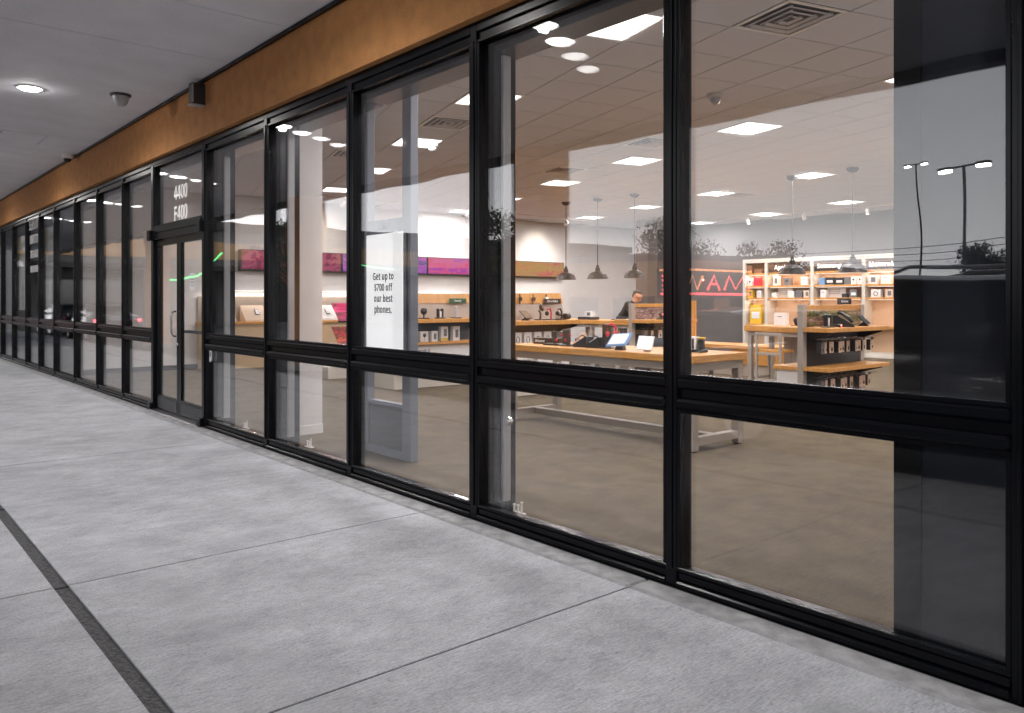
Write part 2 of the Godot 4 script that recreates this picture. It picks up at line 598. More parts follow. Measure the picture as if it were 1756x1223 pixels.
func build_shell() -> void:
	var hw := structure("header_wall")
	box(hw, "stucco", Vector3(-45, 3.222, -0.34), Vector3(8, 4.2, 0.06), "orange_stucco")
	box(hw, "soffit_trim", Vector3(-45, 3.795, 0.0605), Vector3(8, SOFFIT - 0.001, 0.10), "black_frame", 0.004)
	box(hw, "inner_bulkhead", Vector3(WALL_X, 3.222, -0.36), Vector3(RIGHT_X, 4.2, -0.3405), "white_wall")
	var rf := structure("roof")
	box(rf, "roof_deck", Vector3(-45.2, 4.2005, -17.2), Vector3(8.2, 4.5, 5.3), "dark_plastic")
	var so := structure("soffit")
	var cuts := [8.0, 3.4, -0.4, -3.6, -6.64, -8.0, -13.28, -16.6, -20.0, -24.0, -29.0, -36.0, -45.0]
	for i in cuts.size() - 1:
		var a: float = cuts[i + 1] + 0.004
		var b: float = cuts[i] - 0.004
		if i == 6:    # this panel holds the access hatch
			box(so, "panel", Vector3(a, SOFFIT, 0.061), Vector3(b, SOFFIT + 0.03, 0.74), "soffit_plaster")
			box(so, "panel", Vector3(a, SOFFIT, 0.7401), Vector3(-14.175, SOFFIT + 0.03, 1.32), "soffit_plaster")
			box(so, "panel", Vector3(a, SOFFIT, 1.3201), Vector3(b, SOFFIT + 0.03, 5.2), "soffit_plaster")
			box(so, "access_hatch", Vector3(-14.165, SOFFIT - 0.004, 0.75), Vector3(-13.29, SOFFIT + 0.02, 1.31), "soffit_plaster", 0.003)
		else:
			box(so, "panel", Vector3(a, SOFFIT, 0.061), Vector3(b, SOFFIT + 0.03, 5.2), "soffit_plaster")
	box(so, "soffit_void", Vector3(-45, SOFFIT + 0.032, 0.061), Vector3(8, 4.2, 5.2), "joint_dark")
	var fa := structure("canopy_fascia")
	box(fa, "fascia_board", Vector3(-45, 3.72, 5.2005), Vector3(8, 4.6, 5.34), "bronze", 0.01)
	box(fa, "drip_edge", Vector3(-45, 3.70, 5.15), Vector3(8, 3.7195, 5.36), "bronze")
	# square canopy posts along the kerb, outside the frame but mirrored in the glass
	var where := ["beside the dark off-road car", "in front of the discount poster window", "in front of the entrance doors", "in front of the dental posters"]
	var k := 0
	for x in [3.2, -8.9, -16.4, -27.0]:
		var t := thing("canopy_pillar", "square stucco canopy pillar standing on the kerb side " + where[k], "pillar", Vector3(x, 0, 2.88), 0.0, "canopy pillars along the kerb")
		cbox(t, "shaft", Vector3(0, 2.0, 0), Vector3(0.62, 3.66, 0.62), "orange_stucco", 0.015)
		cbox(t, "base", Vector3(0, 0.085, 0), Vector3(0.72, 0.17, 0.72), "kerb_concrete", 0.02)
		t.position.z = 4.75 if k != 1 else 4.9
		t.position.y = -0.13
		k += 1
	var wl := structure("wall_left")
	box(wl, "plaster", Vector3(WALL_X - 0.17, 0.0, BACK_Z - 0.2), Vector3(WALL_X, 4.2, -0.34), "white_wall")
	box(wl, "skirting", Vector3(WALL_X + 0.0005, 0.0, BACK_Z), Vector3(WALL_X + 0.015, 0.1, -0.345), "black_plastic")
	var wb := structure("wall_back")
	box(wb, "plaster", Vector3(WALL_X, 0.0, BACK_Z - 0.2), Vector3(0.5, 4.2, BACK_Z), "grey_wall")
	box(wb, "skirting", Vector3(WALL_X + 0.016, 0.0, BACK_Z + 0.0005), Vector3(RIGHT_X, 0.1, BACK_Z + 0.015), "black_plastic")
	var wr := structure("wall_right")
	box(wr, "plaster", Vector3(RIGHT_X, 0.0, BACK_Z), Vector3(RIGHT_X + 0.09, 4.2, -0.145), "white_wall")
	box(wr, "end_panel", Vector3(RIGHT_X - 0.002, 0.0, -0.1445), Vector3(-1.358, 3.22, -0.132), "black_panel")
	box(wr, "return_panel", Vector3(-1.3665, 0.0, -0.18), Vector3(-0.9, 3.22, -0.1505), "black_panel_blue")
	box(wr, "outer_leaf", Vector3(0.2, 0.0, BACK_Z), Vector3(0.5, 4.2, -0.35), "charcoal_paint")
	var pr := structure("wall_pier")
	box(pr, "render_coat", Vector3(-0.945, 0.0, -0.34), Vector3(8, 3.2215, 0.035), "charcoal_paint", 0.01)
	var nb := structure("neighbour_wall")
	box(nb, "back_wall", Vector3(-34, 0, -8.4), Vector3(WALL_X - 0.175, 4.2, -8.2), "neighbour_paint")
	box(nb, "end_wall", Vector3(-34.2, 0, -8.4), Vector3(-34.0005, 4.2, -0.34), "neighbour_paint")
	box(nb, "ceiling_board", Vector3(-34, 3.4, -8.2), Vector3(WALL_X - 0.175, 3.45, -0.345), "grid_metal")

# ------------------------------------------------------------------ storefront
const HEAD := 3.222

func glass_pane(t: Node, x0: float, x1: float, y0: float, y1: float) -> void:
	var p := box(t, "pane", Vector3(x0, y0, -0.052), Vector3(x1, y1, -0.046), "window_glass")
	# the second sheet of the insulating unit
	cbox(p, "inner_sheet", Vector3(0, 0, -0.022), Vector3(x1 - x0, y1 - y0, 0.006), "window_glass")

func stops(t: Node, x0: float, x1: float, y0: float, y1: float) -> void:
	var w := 0.02
	box(t, "glazing_bead", Vector3(x0, y0, -0.04), Vector3(x1, y0 + w, -0.006), "black_frame", 0.003)
	box(t, "glazing_bead", Vector3(x0, y1 - w, -0.04), Vector3(x1, y1, -0.006), "black_frame", 0.003)
	box(t, "glazing_bead", Vector3(x0, y0 + w, -0.04), Vector3(x0 + w, y1 - w, -0.006), "black_frame", 0.003)
	box(t, "glazing_bead", Vector3(x1 - w, y0 + w, -0.04), Vector3(x1, y1 - w, -0.006), "black_frame", 0.003)

func window_bay(xl: float, xr: float, label: String, fin: int) -> Node3D:
	var t := thing("storefront_window", label, "window", Vector3(0, 0, 0), 0.0, "storefront window bays")
	var mw := 0.033
	# mullion at the far side, with its cover cap
	box(t, "mullion", Vector3(xl - mw, 0.0, -0.13), Vector3(xl + mw, HEAD, 0.0), "black_frame", 0.004)
	box(t, "mullion_cap", Vector3(xl - 0.012, 0.09, 0.0005), Vector3(xl + 0.012, 3.1, 0.009), "black_frame", 0.003)
	var a := xl + mw
	var b := xr - mw
	box(t, "head_rail", Vector3(a, 3.155, -0.13), Vector3(b, HEAD, 0.0), "black_frame", 0.004)
	box(t, "head_trim", Vector3(a, 3.105, -0.13), Vector3(b, 3.1545, -0.02), "black_frame", 0.004)
	box(t, "sill_base", Vector3(a, 0.0, -0.13), Vector3(b, 0.036, 0.008), "black_frame", 0.008)
	box(t, "sill_rail", Vector3(a, 0.0365, -0.13), Vector3(b, 0.082, -0.014), "black_frame", 0.008)
	box(t, "middle_rail", Vector3(a, 0.885, -0.12), Vector3(b, 0.936, 0.012), "black_frame", 0.013)
	box(t, "middle_rail", Vector3(a, 0.9365, -0.12), Vector3(b, 0.984, -0.026), "black_frame", 0.003)
	box(t, "middle_rail", Vector3(a, 0.9845, -0.12), Vector3(b, 1.036, 0.0), "black_frame", 0.010)
	stops(t, a, b, 0.0825, 0.8845)
	stops(t, a, b, 1.0365, 3.1045)
	glass_pane(t, a, b, 0.09, 0.88)
	glass_pane(t, a, b, 1.04, 3.10)
	# depth of the wall inside: black lining, lit sill board
	box(t, "inner_head", Vector3(a, 3.04, -0.34), Vector3(b, HEAD, -0.1305), "black_frame")
	box(t, "sill_board", Vector3(a, 0.0, -0.20), Vector3(b, 0.045, -0.1305), "sill_paint", 0.003)
	if fin > 0:
		box(t, "inner_lining", Vector3(xl - 0.03, 0.0, -0.34), Vector3(xl + 0.03, HEAD, -0.1305), "black_frame", 0.003)
	if fin > 1:
		box(t, "metal_tube", Vector3(xl + 0.0305, 0.09, -0.27), Vector3(xl + 0.065, 3.04, -0.205), "grey_post", 0.006)
	return t

func build_storefront() -> void:
	var bays := [
		[-2.5, -0.965, "black framed window bay next to the dark pier, nearest the camera", 0],
		[-4.1, -2.5, "black framed window bay in front of the long display table", 2],
		[-5.735, -4.1, "black framed window bay with the white discount poster behind it", 0],
		[-7.355, -5.735, "black framed window bay with a grey square column behind it", 2],
		[-9.005, -7.355, "black framed window bay beside the entrance doors with a white tag", 2],
		[-12.3, -10.92, "black framed window bay just beyond the entrance doors", 0],
		[-13.75, -12.3, "black framed window bay, second beyond the entrance doors", 0],
		[-15.27, -13.75, "black framed window bay, third beyond the entrance doors", 0],
		[-16.9, -15.27, "black framed window bay between the shop and the dental posters", 0],
		[-18.33, -16.9, "black framed window bay with the nearer dental poster", 0],
		[-19.75, -18.33, "black framed window bay with four lines of white lettering", 0],
		[-21.4, -19.75, "black framed window bay with the farther dental poster", 0],
		[-23.0, -21.4, "black framed window bay, last visible at the far end", 0],
		[-24.6, -23.0, "black framed window bay past the last visible dental window", 0],
	]
	for q in bays:
		window_bay(q[0], q[1], q[2], q[3])
	# closing jamb by the pier
	var j := thing("frame_jamb", "slim black metal jamb against the dark pier", "jamb", Vector3.ZERO)
	box(j, "jamb_profile", Vector3(-0.9975, 0.0, -0.13), Vector3(-0.946, HEAD, 0.0), "black_frame", 0.004)
	box(j, "jamb_cap", Vector3(-0.974, 0.0, 0.0005), Vector3(-0.958, HEAD, 0.012), "black_frame", 0.003)
	# closed wall beyond the last bay
	var cw := structure("wall_far")
	box(cw, "stucco", Vector3(-45, 0, -0.34), Vector3(-24.64, 3.2215, 0.03), "charcoal_paint")
	build_entrance()

func build_entrance() -> void:
	var xl := -10.92
	var xr := -9.005
	var t := thing("entrance_frame", "black door frame with glass transom numbered above the doors", "door frame", Vector3.ZERO)
	box(t, "jamb", Vector3(xl - 0.033, 0.0, -0.13), Vector3(xl + 0.05, HEAD, 0.0), "black_frame", 0.004)
	box(t, "jamb", Vector3(xr - 0.083, 0.0, -0.13), Vector3(xr - 0.034, HEAD, 0.0), "black_frame", 0.004)
	var a := xl + 0.05
	var b := xr - 0.083
	box(t, "head_rail", Vector3(a, 3.155, -0.13), Vector3(b, HEAD, 0.0), "black_frame", 0.004)
	box(t, "transom_bar", Vector3(a, 2.285, -0.13), Vector3(b, 2.36, 0.012), "black_frame", 0.005)
	box(t, "door_header", Vector3(a, 2.20, -0.13), Vector3(b, 2.2845, -0.004), "black_frame", 0.004)
	stops(t, a, b, 2.3605, 3.1545)
	glass_pane(t, a, b, 2.37, 3.15)
	box(t, "threshold", Vector3(a, 0.0, -0.15), Vector3(b, 0.018, 0.06), "brushed_metal", 0.006)
	for x in [xl + 0.02, xr - 0.06]:
		box(t, "foot_block", Vector3(x - 0.06, 0.0, 0.0125), Vector3(x + 0.06, 0.10, 0.05), "black_frame", 0.008)
		box(t, "pivot_block", Vector3(x - 0.055, 2.19, 0.0125), Vector3(x + 0.055, 2.32, 0.055), "black_frame", 0.006)
	box(t, "inner_head", Vector3(a, 3.04, -0.34), Vector3(b, HEAD, -0.1305), "black_frame")
	var n := thing("street_number", "white street number and suite number on the door transom", "lettering", Vector3(-9.99, 2.37, -0.0438))
	lettering(n, "number_line", "4400", 0.17, "poster_white", Vector3(0.06, 0.36, 0), 0, 0, true, false, 0.95)
	lettering(n, "suite_line", "F400", 0.17, "poster_white", Vector3(0.06, 0.11, 0), 0, 0, true, false, 0.95)
	var mid := (a + b) * 0.5
	door_leaf("glazed black entrance door leaf farther from the camera, with steel pull handle", a + 0.004, mid - 0.003, 1.0)
	door_leaf("glazed black entrance door leaf nearer to the camera, with a push bar", mid + 0.003, b - 0.004, -1.0)
	var s := thing("window_tag", "small white paper tag on the window frame right of the doors", "tag", Vector3(-8.925, 0.735, -0.0395))
	put(prism(PackedVector2Array([Vector2(-0.03, 0), Vector2(0.005, 0), Vector2(0.035, 0.03), Vector2(0.035, 0.145), Vector2(-0.03, 0.145)]), 0.002), mats.poster_white, "paper", s)
	cbox(s, "print", Vector3(0, 0.08, 0.0012), Vector3(0.03, 0.05, 0.0006), "ink_grey")

func door_leaf(label: String, x0: float, x1: float, handle_side: float) -> void:
	var t := thing("entrance_door", label, "door", Vector3(x0, 0.022, -0.06), 0.0, "entrance door leaves")
	var w := x1 - x0
	var st := 0.075
	var h := 2.172
	box(t, "stile", Vector3(0, 0, -0.022), Vector3(st, h, 0.022), "black_frame", 0.004)
	box(t, "stile", Vector3(w - st, 0, -0.022), Vector3(w, h, 0.022), "black_frame", 0.004)
	box(t, "top_rail", Vector3(st, h - 0.08, -0.022), Vector3(w - st, h, 0.022), "black_frame", 0.004)
	box(t, "bottom_rail", Vector3(st, 0, -0.022), Vector3(w - st, 0.19, 0.022), "black_frame", 0.004)
	box(t, "kick_plate", Vector3(st, 0.02, 0.0225), Vector3(w - st, 0.15, 0.025), "dark_plastic")
	box(t, "pane", Vector3(st, 0.19, -0.004), Vector3(w - st, h - 0.08, 0.004), "window_glass")
	var hx := w - st * 0.5 if handle_side > 0 else st * 0.5
	var pts := []
	for q in [[0.022, 0.96], [0.05, 0.96], [0.07, 0.975], [0.075, 1.0], [0.075, 1.22], [0.07, 1.245], [0.05, 1.26], [0.022, 1.26]]:
		pts.append(Vector3(hx - 0.06 if handle_side > 0 else hx, q[1], q[0]))
	if handle_side > 0:
		put(tube(pts, 0.0125, 10), mats.chrome, "pull_handle", t)
		put(lathe([Vector2(0, 0.01), Vector2(0.014, 0.01), Vector2(0.018, 0.0), Vector2(0.018, -0.012)], 16), mats.brushed_metal, "lock_cylinder", t, Vector3(w - st * 0.5, 0.86, 0.03), Vector3(PI / 2, 0, 0))
	else:
		box(t, "push_bar", Vector3(st * 0.5, 1.0, -0.085), Vector3(w - st * 0.5, 1.035, -0.055), "dark_plastic", 0.006)
		for x in [st * 0.5 + 0.02, w - st * 0.5 - 0.02]:
			box(t, "bar_bracket", Vector3(x - 0.02, 1.0, -0.0545), Vector3(x + 0.02, 1.035, -0.0225), "dark_plastic")
		box(t, "closer_box", Vector3(w - 0.30, h - 0.07, -0.075), Vector3(w - 0.02, h - 0.01, -0.0225), "dark_plastic", 0.005)
		# notice stuck inside the glass
		var nt := cbox(t, "notice", Vector3(w * 0.45, 1.62, -0.0055), Vector3(0.16, 0.2, 0.002), "poster_white")
		for k in 4:
			cbox(nt, "print_line", Vector3(0, 0.06 - k * 0.035, 0.0015), Vector3(0.11, 0.008, 0.001), "ink_grey")

# ------------------------------------------------------------------ shop room
func build_shop_room() -> void:
	var c := thing("square_column", "tall grey-white square column close behind the window glass", "column", Vector3(-7.98, 0, -0.66))
	box(c, "shaft", Vector3(-0.17, 0.1005, -0.17), Vector3(0.17, CEIL - 0.001, 0.17), "white_wall")
	box(c, "skirting", Vector3(-0.178, 0, -0.178), Vector3(0.178, 0.1, 0.178), "white_paint", 0.004)
	var c2 := thing("dark_column", "tall taupe square column standing in front of the far corner", "column", Vector3(-14.45, 0, -14.1))
	cbox(c2, "shaft", Vector3(0, CEIL * 0.5 + 0.07, 0), Vector3(0.42, CEIL - 0.142, 0.42), "column_taupe", 0.004)
	cbox(c2, "skirting", Vector3(0, 0.07, 0), Vector3(0.44, 0.139, 0.44), "black_plastic")
	# small thermostat on the far wall
	var th := thing("wall_sensor", "small white sensor box on the pale wall left of the person", "sensor", Vector3(WALL_X + 0.012, 1.33, -13.0))
	cbox(th, "cover", Vector3(0, 0, 0), Vector3(0.022, 0.07, 0.1), "white_paint", 0.005)
	cbox(th, "lens", Vector3(0.012, -0.015, 0), Vector3(0.004, 0.015, 0.05), "dark_plastic")

# ------------------------------------------------------------------ ceiling with a turned grid
func grid_at(n: float, m: float) -> Vector2:
	var ga := Vector2(-cos(GRID), -sin(GRID))
	var gb := Vector2(sin(GRID), -cos(GRID))
	return ga * (4.6 + 0.655 * n) + gb * (0.3 + 0.605 * m)

func build_ceiling() -> void:
	var ce := structure("ceiling")
	box(ce, "grid_backing", Vector3(WALL_X, CEIL + 0.006, BACK_Z), Vector3(RIGHT_X, CEIL + 0.04, -0.3605), "grid_metal")
	var lights := {}
	var rows := {0: "first", 6: "second", 12: "third", 18: "fourth"}
	var ords := ["first", "second", "third", "fourth", "fifth", "sixth", "seventh"]
	for m in rows:
		for k in 6:
			var p := grid_at(k * 4, m)
			if p.x > RIGHT_X - 0.5 or p.x < WALL_X + 0.4 or p.y < BACK_Z + 0.4 or p.y > -0.7:
				continue
			lights[Vector2i(k * 4, m)] = "%s light panel counted from the near end in the %s ceiling row behind the glass" % [ords[k], rows[m]]
	var vents := {Vector2i(6, 0): "square ceiling vent above the discount poster", Vector2i(-1, 2): "large square ceiling vent nearest the camera beside the dark wall", Vector2i(10, 5): "small square ceiling vent above the left pendant lamps", Vector2i(6, 5): "square ceiling vent behind the second ceiling light row", Vector2i(10, -1): "square ceiling vent seen beside the grey column", Vector2i(12, 13): "far square ceiling vent above the pendant lamps", Vector2i(8, 17): "far square ceiling vent near the back shelves"}
	var full := box_mesh(Vector3(0.638, 0.014, 0.588), 0.0)
	var turn := PI - GRID
	var room := PackedVector2Array([Vector2(WALL_X, BACK_Z), Vector2(RIGHT_X, BACK_Z), Vector2(RIGHT_X, -0.361), Vector2(WALL_X, -0.361)])
	var found := []
	for n in range(-8, 34):
		for m in range(-14, 36):
			if lights.has(Vector2i(n, m)) or vents.has(Vector2i(n, m)):
				continue
			var c := grid_at(n, m)
			var ga := Vector2(-cos(GRID), -sin(GRID)) * 0.319
			var gb := Vector2(sin(GRID), -cos(GRID)) * 0.294
			var poly := PackedVector2Array([c - ga - gb, c + ga - gb, c + ga + gb, c - ga + gb])
			var inside := true
			var any := false
			for q in poly:
				if q.x > WALL_X and q.x < RIGHT_X and q.y > BACK_Z and q.y < -0.361:
					any = true
				else:
					inside = false
			if any:
				found.append([Vector2(c.x, c.y - 3.17).length(), c, poly, inside])
	found.sort_custom(func(p, q): return p[0] < q[0])
	var rest := SurfaceTool.new()
	rest.begin(Mesh.PRIMITIVE_TRIANGLES)
	for i in found.size():
		var f: Array = found[i]
		var mesh: Mesh = full
		var xf := Transform3D(Basis(Vector3.UP, turn), Vector3(f[1].x, CEIL - 0.002, f[1].y))
		if not f[3]:
			var cut := Geometry2D.intersect_polygons(f[2], room)
			if cut.is_empty():
				continue
			mesh = prism(cut[0], 0.014)
			xf = Transform3D(Basis(Vector3.RIGHT, PI / 2), Vector3(0, CEIL - 0.002, 0))
		if i < 298:
			var o := put(mesh, mats.ceiling_tile, "tile", ce)
			o.transform = xf
		else:
			rest.append_from(mesh, 0, xf)
	var ro := put(rest.commit(), mats.ceiling_tile, "far_tiles", ce)
	ro.set_meta("kind", "stuff")
	for key in lights:
		var p := grid_at(key.x, key.y)
		ceiling_light(Vector3(p.x, CEIL - 0.009, p.y), turn, lights[key])
	for key in vents:
		var p := grid_at(key.x, key.y)
		ceiling_vent(Vector3(p.x, CEIL - 0.009, p.y), turn, vents[key])
	dome_camera(Vector3(-5.09, CEIL - 0.009, -4.04), "small dome camera on the shop ceiling above the display table", 0.075)
	dome_camera(Vector3(-9.3, CEIL - 0.009, -3.3), "small dome camera on the shop ceiling behind the poster window", 0.075)
	dome_camera(Vector3(-10.6, CEIL - 0.009, -10.6), "small dome camera on the shop ceiling right of the pendant lamps", 0.085)
	# track spotlights washing the walls
	var spots := [[Vector3(-15.4, CEIL, -11.9), Vector3(-16.8, 2.45, -12.1), 4.2], [Vector3(-15.4, CEIL, -8.6), Vector3(-16.8, 2.75, -8.6), 1.6], [Vector3(-15.4, CEIL, -5.2), Vector3(-16.8, 2.75, -5.2), 1.6],
		[Vector3(-12.0, CEIL, -15.3), Vector3(-12.2, 1.3, -16.5), 1.2], [Vector3(-10.4, CEIL, -15.3), Vector3(-10.6, 1.4, -16.5), 1.6], [Vector3(-8.8, CEIL, -15.3), Vector3(-9.0, 1.4, -16.5), 1.6]]
	var tw := ["brightest wall patch", "wall above the magenta screen", "wall above the violet screen", "narrow shelf bay", "first wide shelf bay", "second wide shelf bay"]
	for i in spots.size():
		track_spot(spots[i][0], spots[i][1], spots[i][2], "white track spotlight aimed at the " + tw[i])
	var tr := thing("light_track", "thin white ceiling track along the end wall", "light track", Vector3(-15.4, CEIL - 0.035, -8.6))
	cbox(tr, "channel", Vector3(0, 0.013, 0), Vector3(0.035, 0.025, 8.6), "white_paint")
	var tr2 := thing("light_track", "thin white ceiling track along the back shelves", "light track", Vector3(-10.0, CEIL - 0.035, -15.3))
	cbox(tr2, "channel", Vector3(0, 0.013, 0), Vector3(6.6, 0.025, 0.035), "white_paint")

func ceiling_light(at: Vector3, turn: float, label: String) -> void:
	var t := thing("ceiling_light", label, "ceiling light", at, turn, "recessed square ceiling lights")
	var hx := 0.322
	var hz := 0.297
	box(t, "trim", Vector3(-hx, -0.010, -hz), Vector3(hx, 0.012, -hz + 0.02), "white_paint", 0.003)
	box(t, "trim", Vector3(-hx, -0.010, hz - 0.02), Vector3(hx, 0.012, hz), "white_paint", 0.003)
	box(t, "trim", Vector3(-hx, -0.010, -hz + 0.0205), Vector3(-hx + 0.02, 0.012, hz - 0.0205), "white_paint", 0.003)
	box(t, "trim", Vector3(hx - 0.02, -0.010, -hz + 0.0205), Vector3(hx, 0.012, hz - 0.0205), "white_paint", 0.003)
	box(t, "diffuser", Vector3(-hx + 0.021, -0.002, -hz + 0.021), Vector3(hx - 0.021, 0.010, hz - 0.021), "panel_light")
	var l := AreaLight3D.new()
	l.name = "light"
	l.area_size = Vector2(0.58, 0.54)
	l.light_energy = 6.9
	l.light_color = Color(1.0, 0.98, 0.985)
	l.shadow_enabled = true
	l.position = Vector3(0, -0.008, 0)
	l.rotation = Vector3(-PI / 2, 0, 0)
	t.add_child(l)

func ceiling_vent(at: Vector3, turn: float, label: String) -> void:
	var t := thing("ceiling_vent", label, "air vent", at, turn, "square ceiling vents")
	box(t, "throat", Vector3(-0.318, 0.004, -0.293), Vector3(0.318, 0.014, 0.293), "ink")
	for k in 4:
		var h := 0.318 - k * 0.078
		var g := 0.293 - k * 0.075
		var w := 0.03 if k == 0 else 0.034
		var y := -0.006 - (0.004 if k > 0 else 0.0)
		var dz := 0.010
		for q in [[Vector3(-h, y, -g), Vector3(h, y + dz, -g + w), Vector3(-0.35, 0, 0)], [Vector3(-h, y, g - w), Vector3(h, y + dz, g), Vector3(0.35, 0, 0)], [Vector3(-h, y, -g + w + 0.001), Vector3(-h + w, y + dz, g - w - 0.001), Vector3(0, 0, 0.35)], [Vector3(h - w, y, -g + w + 0.001), Vector3(h, y + dz, g - w - 0.001), Vector3(0, 0, -0.35)]]:
			box(t, "louvre" if k > 0 else "rim", q[0], q[1], "white_paint" if k == 0 else "vent_grey", 0.0, q[2] if k > 0 else Vector3.ZERO)

func dome_camera(at: Vector3, label: String, r: float) -> void:
	var t := thing("dome_camera", label, "camera", at, 0.0, "ceiling dome cameras")
	put(lathe([Vector2(0, 0.0), Vector2(r * 1.15, 0.0), Vector2(r * 1.15, -0.03), Vector2(r * 0.9, -0.045), Vector2(0, -0.045)], 24), mats.camera_grey, "base", t)
	var prof := []
	for i in 9:
		var a := PI / 2 * i / 8.0
		prof.append(Vector2(r * 0.85 * cos(a), -0.045 - r * 0.95 * sin(a)))
	put(lathe(prof, 24), mats.smoked_dome, "dome", t)

func track_spot(at: Vector3, aim: Vector3, energy: float, label: String) -> void:
	var t := thing("track_spotlight", label, "spotlight", at + Vector3(0, -0.036, 0), 0.0, "track spotlights")
	cbox(t, "stem", Vector3(0, -0.04, 0), Vector3(0.02, 0.08, 0.02), "white_paint")
	var h := Node3D.new()
	h.name = "head"
	t.add_child(h)
	var dir := (aim - (t.position + Vector3(0, -0.12, 0))).normalized()
	h.position = Vector3(0, -0.12, 0)
	h.basis = Basis.looking_at(dir, Vector3.UP if absf(dir.y) < 0.95 else Vector3.RIGHT)
	put(lathe([Vector2(0, 0.10), Vector2(0.03, 0.10), Vector2(0.045, 0.07), Vector2(0.05, -0.05), Vector2(0.046, -0.05), Vector2(0.04, -0.02)], 20), mats.white_paint, "housing", h, Vector3.ZERO, Vector3(PI / 2, 0, 0))
	put(lathe([Vector2(0, -0.018), Vector2(0.042, -0.018)], 20), mats.bulb_glow, "bulb", h, Vector3.ZERO, Vector3(PI / 2, 0, 0))
	var l := SpotLight3D.new()
	l.name = "light"
	l.light_energy = energy
	l.light_color = Color(1.0, 0.95, 0.88)
	l.spot_angle = 38.0
	l.spot_range = 20.0
	l.spot_angle_attenuation = 1.0
	l.light_size = 0.04
	l.shadow_enabled = true
	l.position = Vector3(0, 0, -0.055)
	h.add_child(l)

# ------------------------------------------------------------------ fittings under the walkway soffit
func build_canopy_fittings() -> void:
	# recessed downlights with added ghost lamps; the nearest cluster is only seen mirrored in the glass
	var words := ["above the camera", "in front of the discount poster window", "in front of the entrance doors", "beyond the entrance doors", "in front of the dental posters", "at the far end"]
	var k := 0
	for x in [0.2, -5.12, -10.44, -15.8, -21.1, -26.4]:
		for i in 4:  # only the first is a real lamp; the rest stand in for ghost reflections
			var p := Vector3(x - 0.22 * i, SOFFIT, 1.45 + 0.41 * i)
			var t := thing("downlight", "%s lamp of the recessed walkway downlight with added ghost lamps %s" % [["first", "second", "third", "fourth"][i], words[k]], "downlight", p, 0.0, "recessed walkway downlights")
			put(lathe([Vector2(0.110, 0.006), Vector2(0.112, -0.004), Vector2(0.125, -0.010), Vector2(0.145, -0.006), Vector2(0.148, -0.0005)], 28), mats.white_paint, "trim_ring", t)
			put(lathe([Vector2(0, -0.034), Vector2(0.05, -0.031), Vector2(0.09, -0.022), Vector2(0.111, -0.008)], 28), mats.downlight_glow if i < 2 else mats.downlight_ghost_glow, "lamp_lens", t)
			if i == 0:
				var l := SpotLight3D.new()
				l.name = "light"
				l.light_energy = 5.2
				l.light_color = Color(1.0, 0.98, 0.965)
				l.spot_angle = 82.0
				l.spot_range = 30.0
				l.spot_angle_attenuation = 1.0
				l.light_size = 0.03
				l.shadow_enabled = true
				l.position = Vector3(0, -0.045, 0)
				l.rotation = Vector3(-PI / 2, 0, 0)
				t.add_child(l)
				var o := OmniLight3D.new()      # added fill that brightens soffit and header wall
				o.name = "added_side_light"
				o.light_energy = 0.24
				o.light_color = Color(1.0, 0.98, 0.965)
				o.light_size = 0.02
				o.omni_range = 30.0
				o.shadow_enabled = true
				o.position = Vector3(0, -0.022, 0)
				t.add_child(o)
		k += 1
	# wedge-shaped sensor on the soffit
	var s := thing("soffit_sensor", "grey half-dome sensor with dark base on the walkway soffit", "sensor", Vector3(-10.08, SOFFIT, 0.59), -0.7)
	put(lathe([Vector2(0, 0), Vector2(0.115, 0), Vector2(0.115, -0.018), Vector2(0.10, -0.026), Vector2(0, -0.026)], 28), mats.dark_plastic, "base", s, Vector3(0, -0.0005, 0))
	var prof := []
	for i in 10:
		var a := PI / 2 * i / 9.0
		prof.append(Vector2(0.105 * pow(cos(a), 0.7), -0.026 - 0.115 * sin(a)))
	var body := put(lathe(prof, 28), mats.camera_grey, "shell", s, Vector3(0.0, 0, 0))
	body.scale = Vector3(0.95, 1, 0.85)
	put(lathe([Vector2(0, -0.012), Vector2(0.02, -0.008), Vector2(0.024, 0.01)], 14), mats.chrome, "lens", s, Vector3(-0.03, -0.085, 0.075), Vector3(-1.0, 0, 0))
	var c := thing("soffit_camera", "small white security camera with black lens on the soffit edge", "camera", Vector3(-14.77, SOFFIT, 0.2))
	put(lathe([Vector2(0, 0), Vector2(0.09, 0), Vector2(0.09, -0.05), Vector2(0.075, -0.075), Vector2(0, -0.075)], 24), mats.white_paint, "body", c, Vector3(0, -0.0005, 0))
	var p2 := []
	for i in 8:
		var a := PI / 2 * i / 7.0
		p2.append(Vector2(0.06 * cos(a), -0.0755 - 0.06 * sin(a)))
	put(lathe(p2, 20), mats.black_plastic, "lens_dome", c)
	var w := thing("wall_box", "small brown speaker box fixed high on the orange header", "wall speaker", Vector3(-8.84, 3.66, 0.0605))  # speaker box on a bracket, gives no light
	box(w, "housing", Vector3(-0.05, -0.11, 0.0), Vector3(0.05, 0.12, 0.15), "bronze", 0.008)
	box(w, "cap", Vector3(-0.056, -0.125, -0.0), Vector3(0.056, -0.1105, 0.156), "grey_post", 0.004)
	box(w, "side_trim", Vector3(0.0502, -0.10, 0.13), Vector3(0.054, 0.11, 0.15), "grey_post")

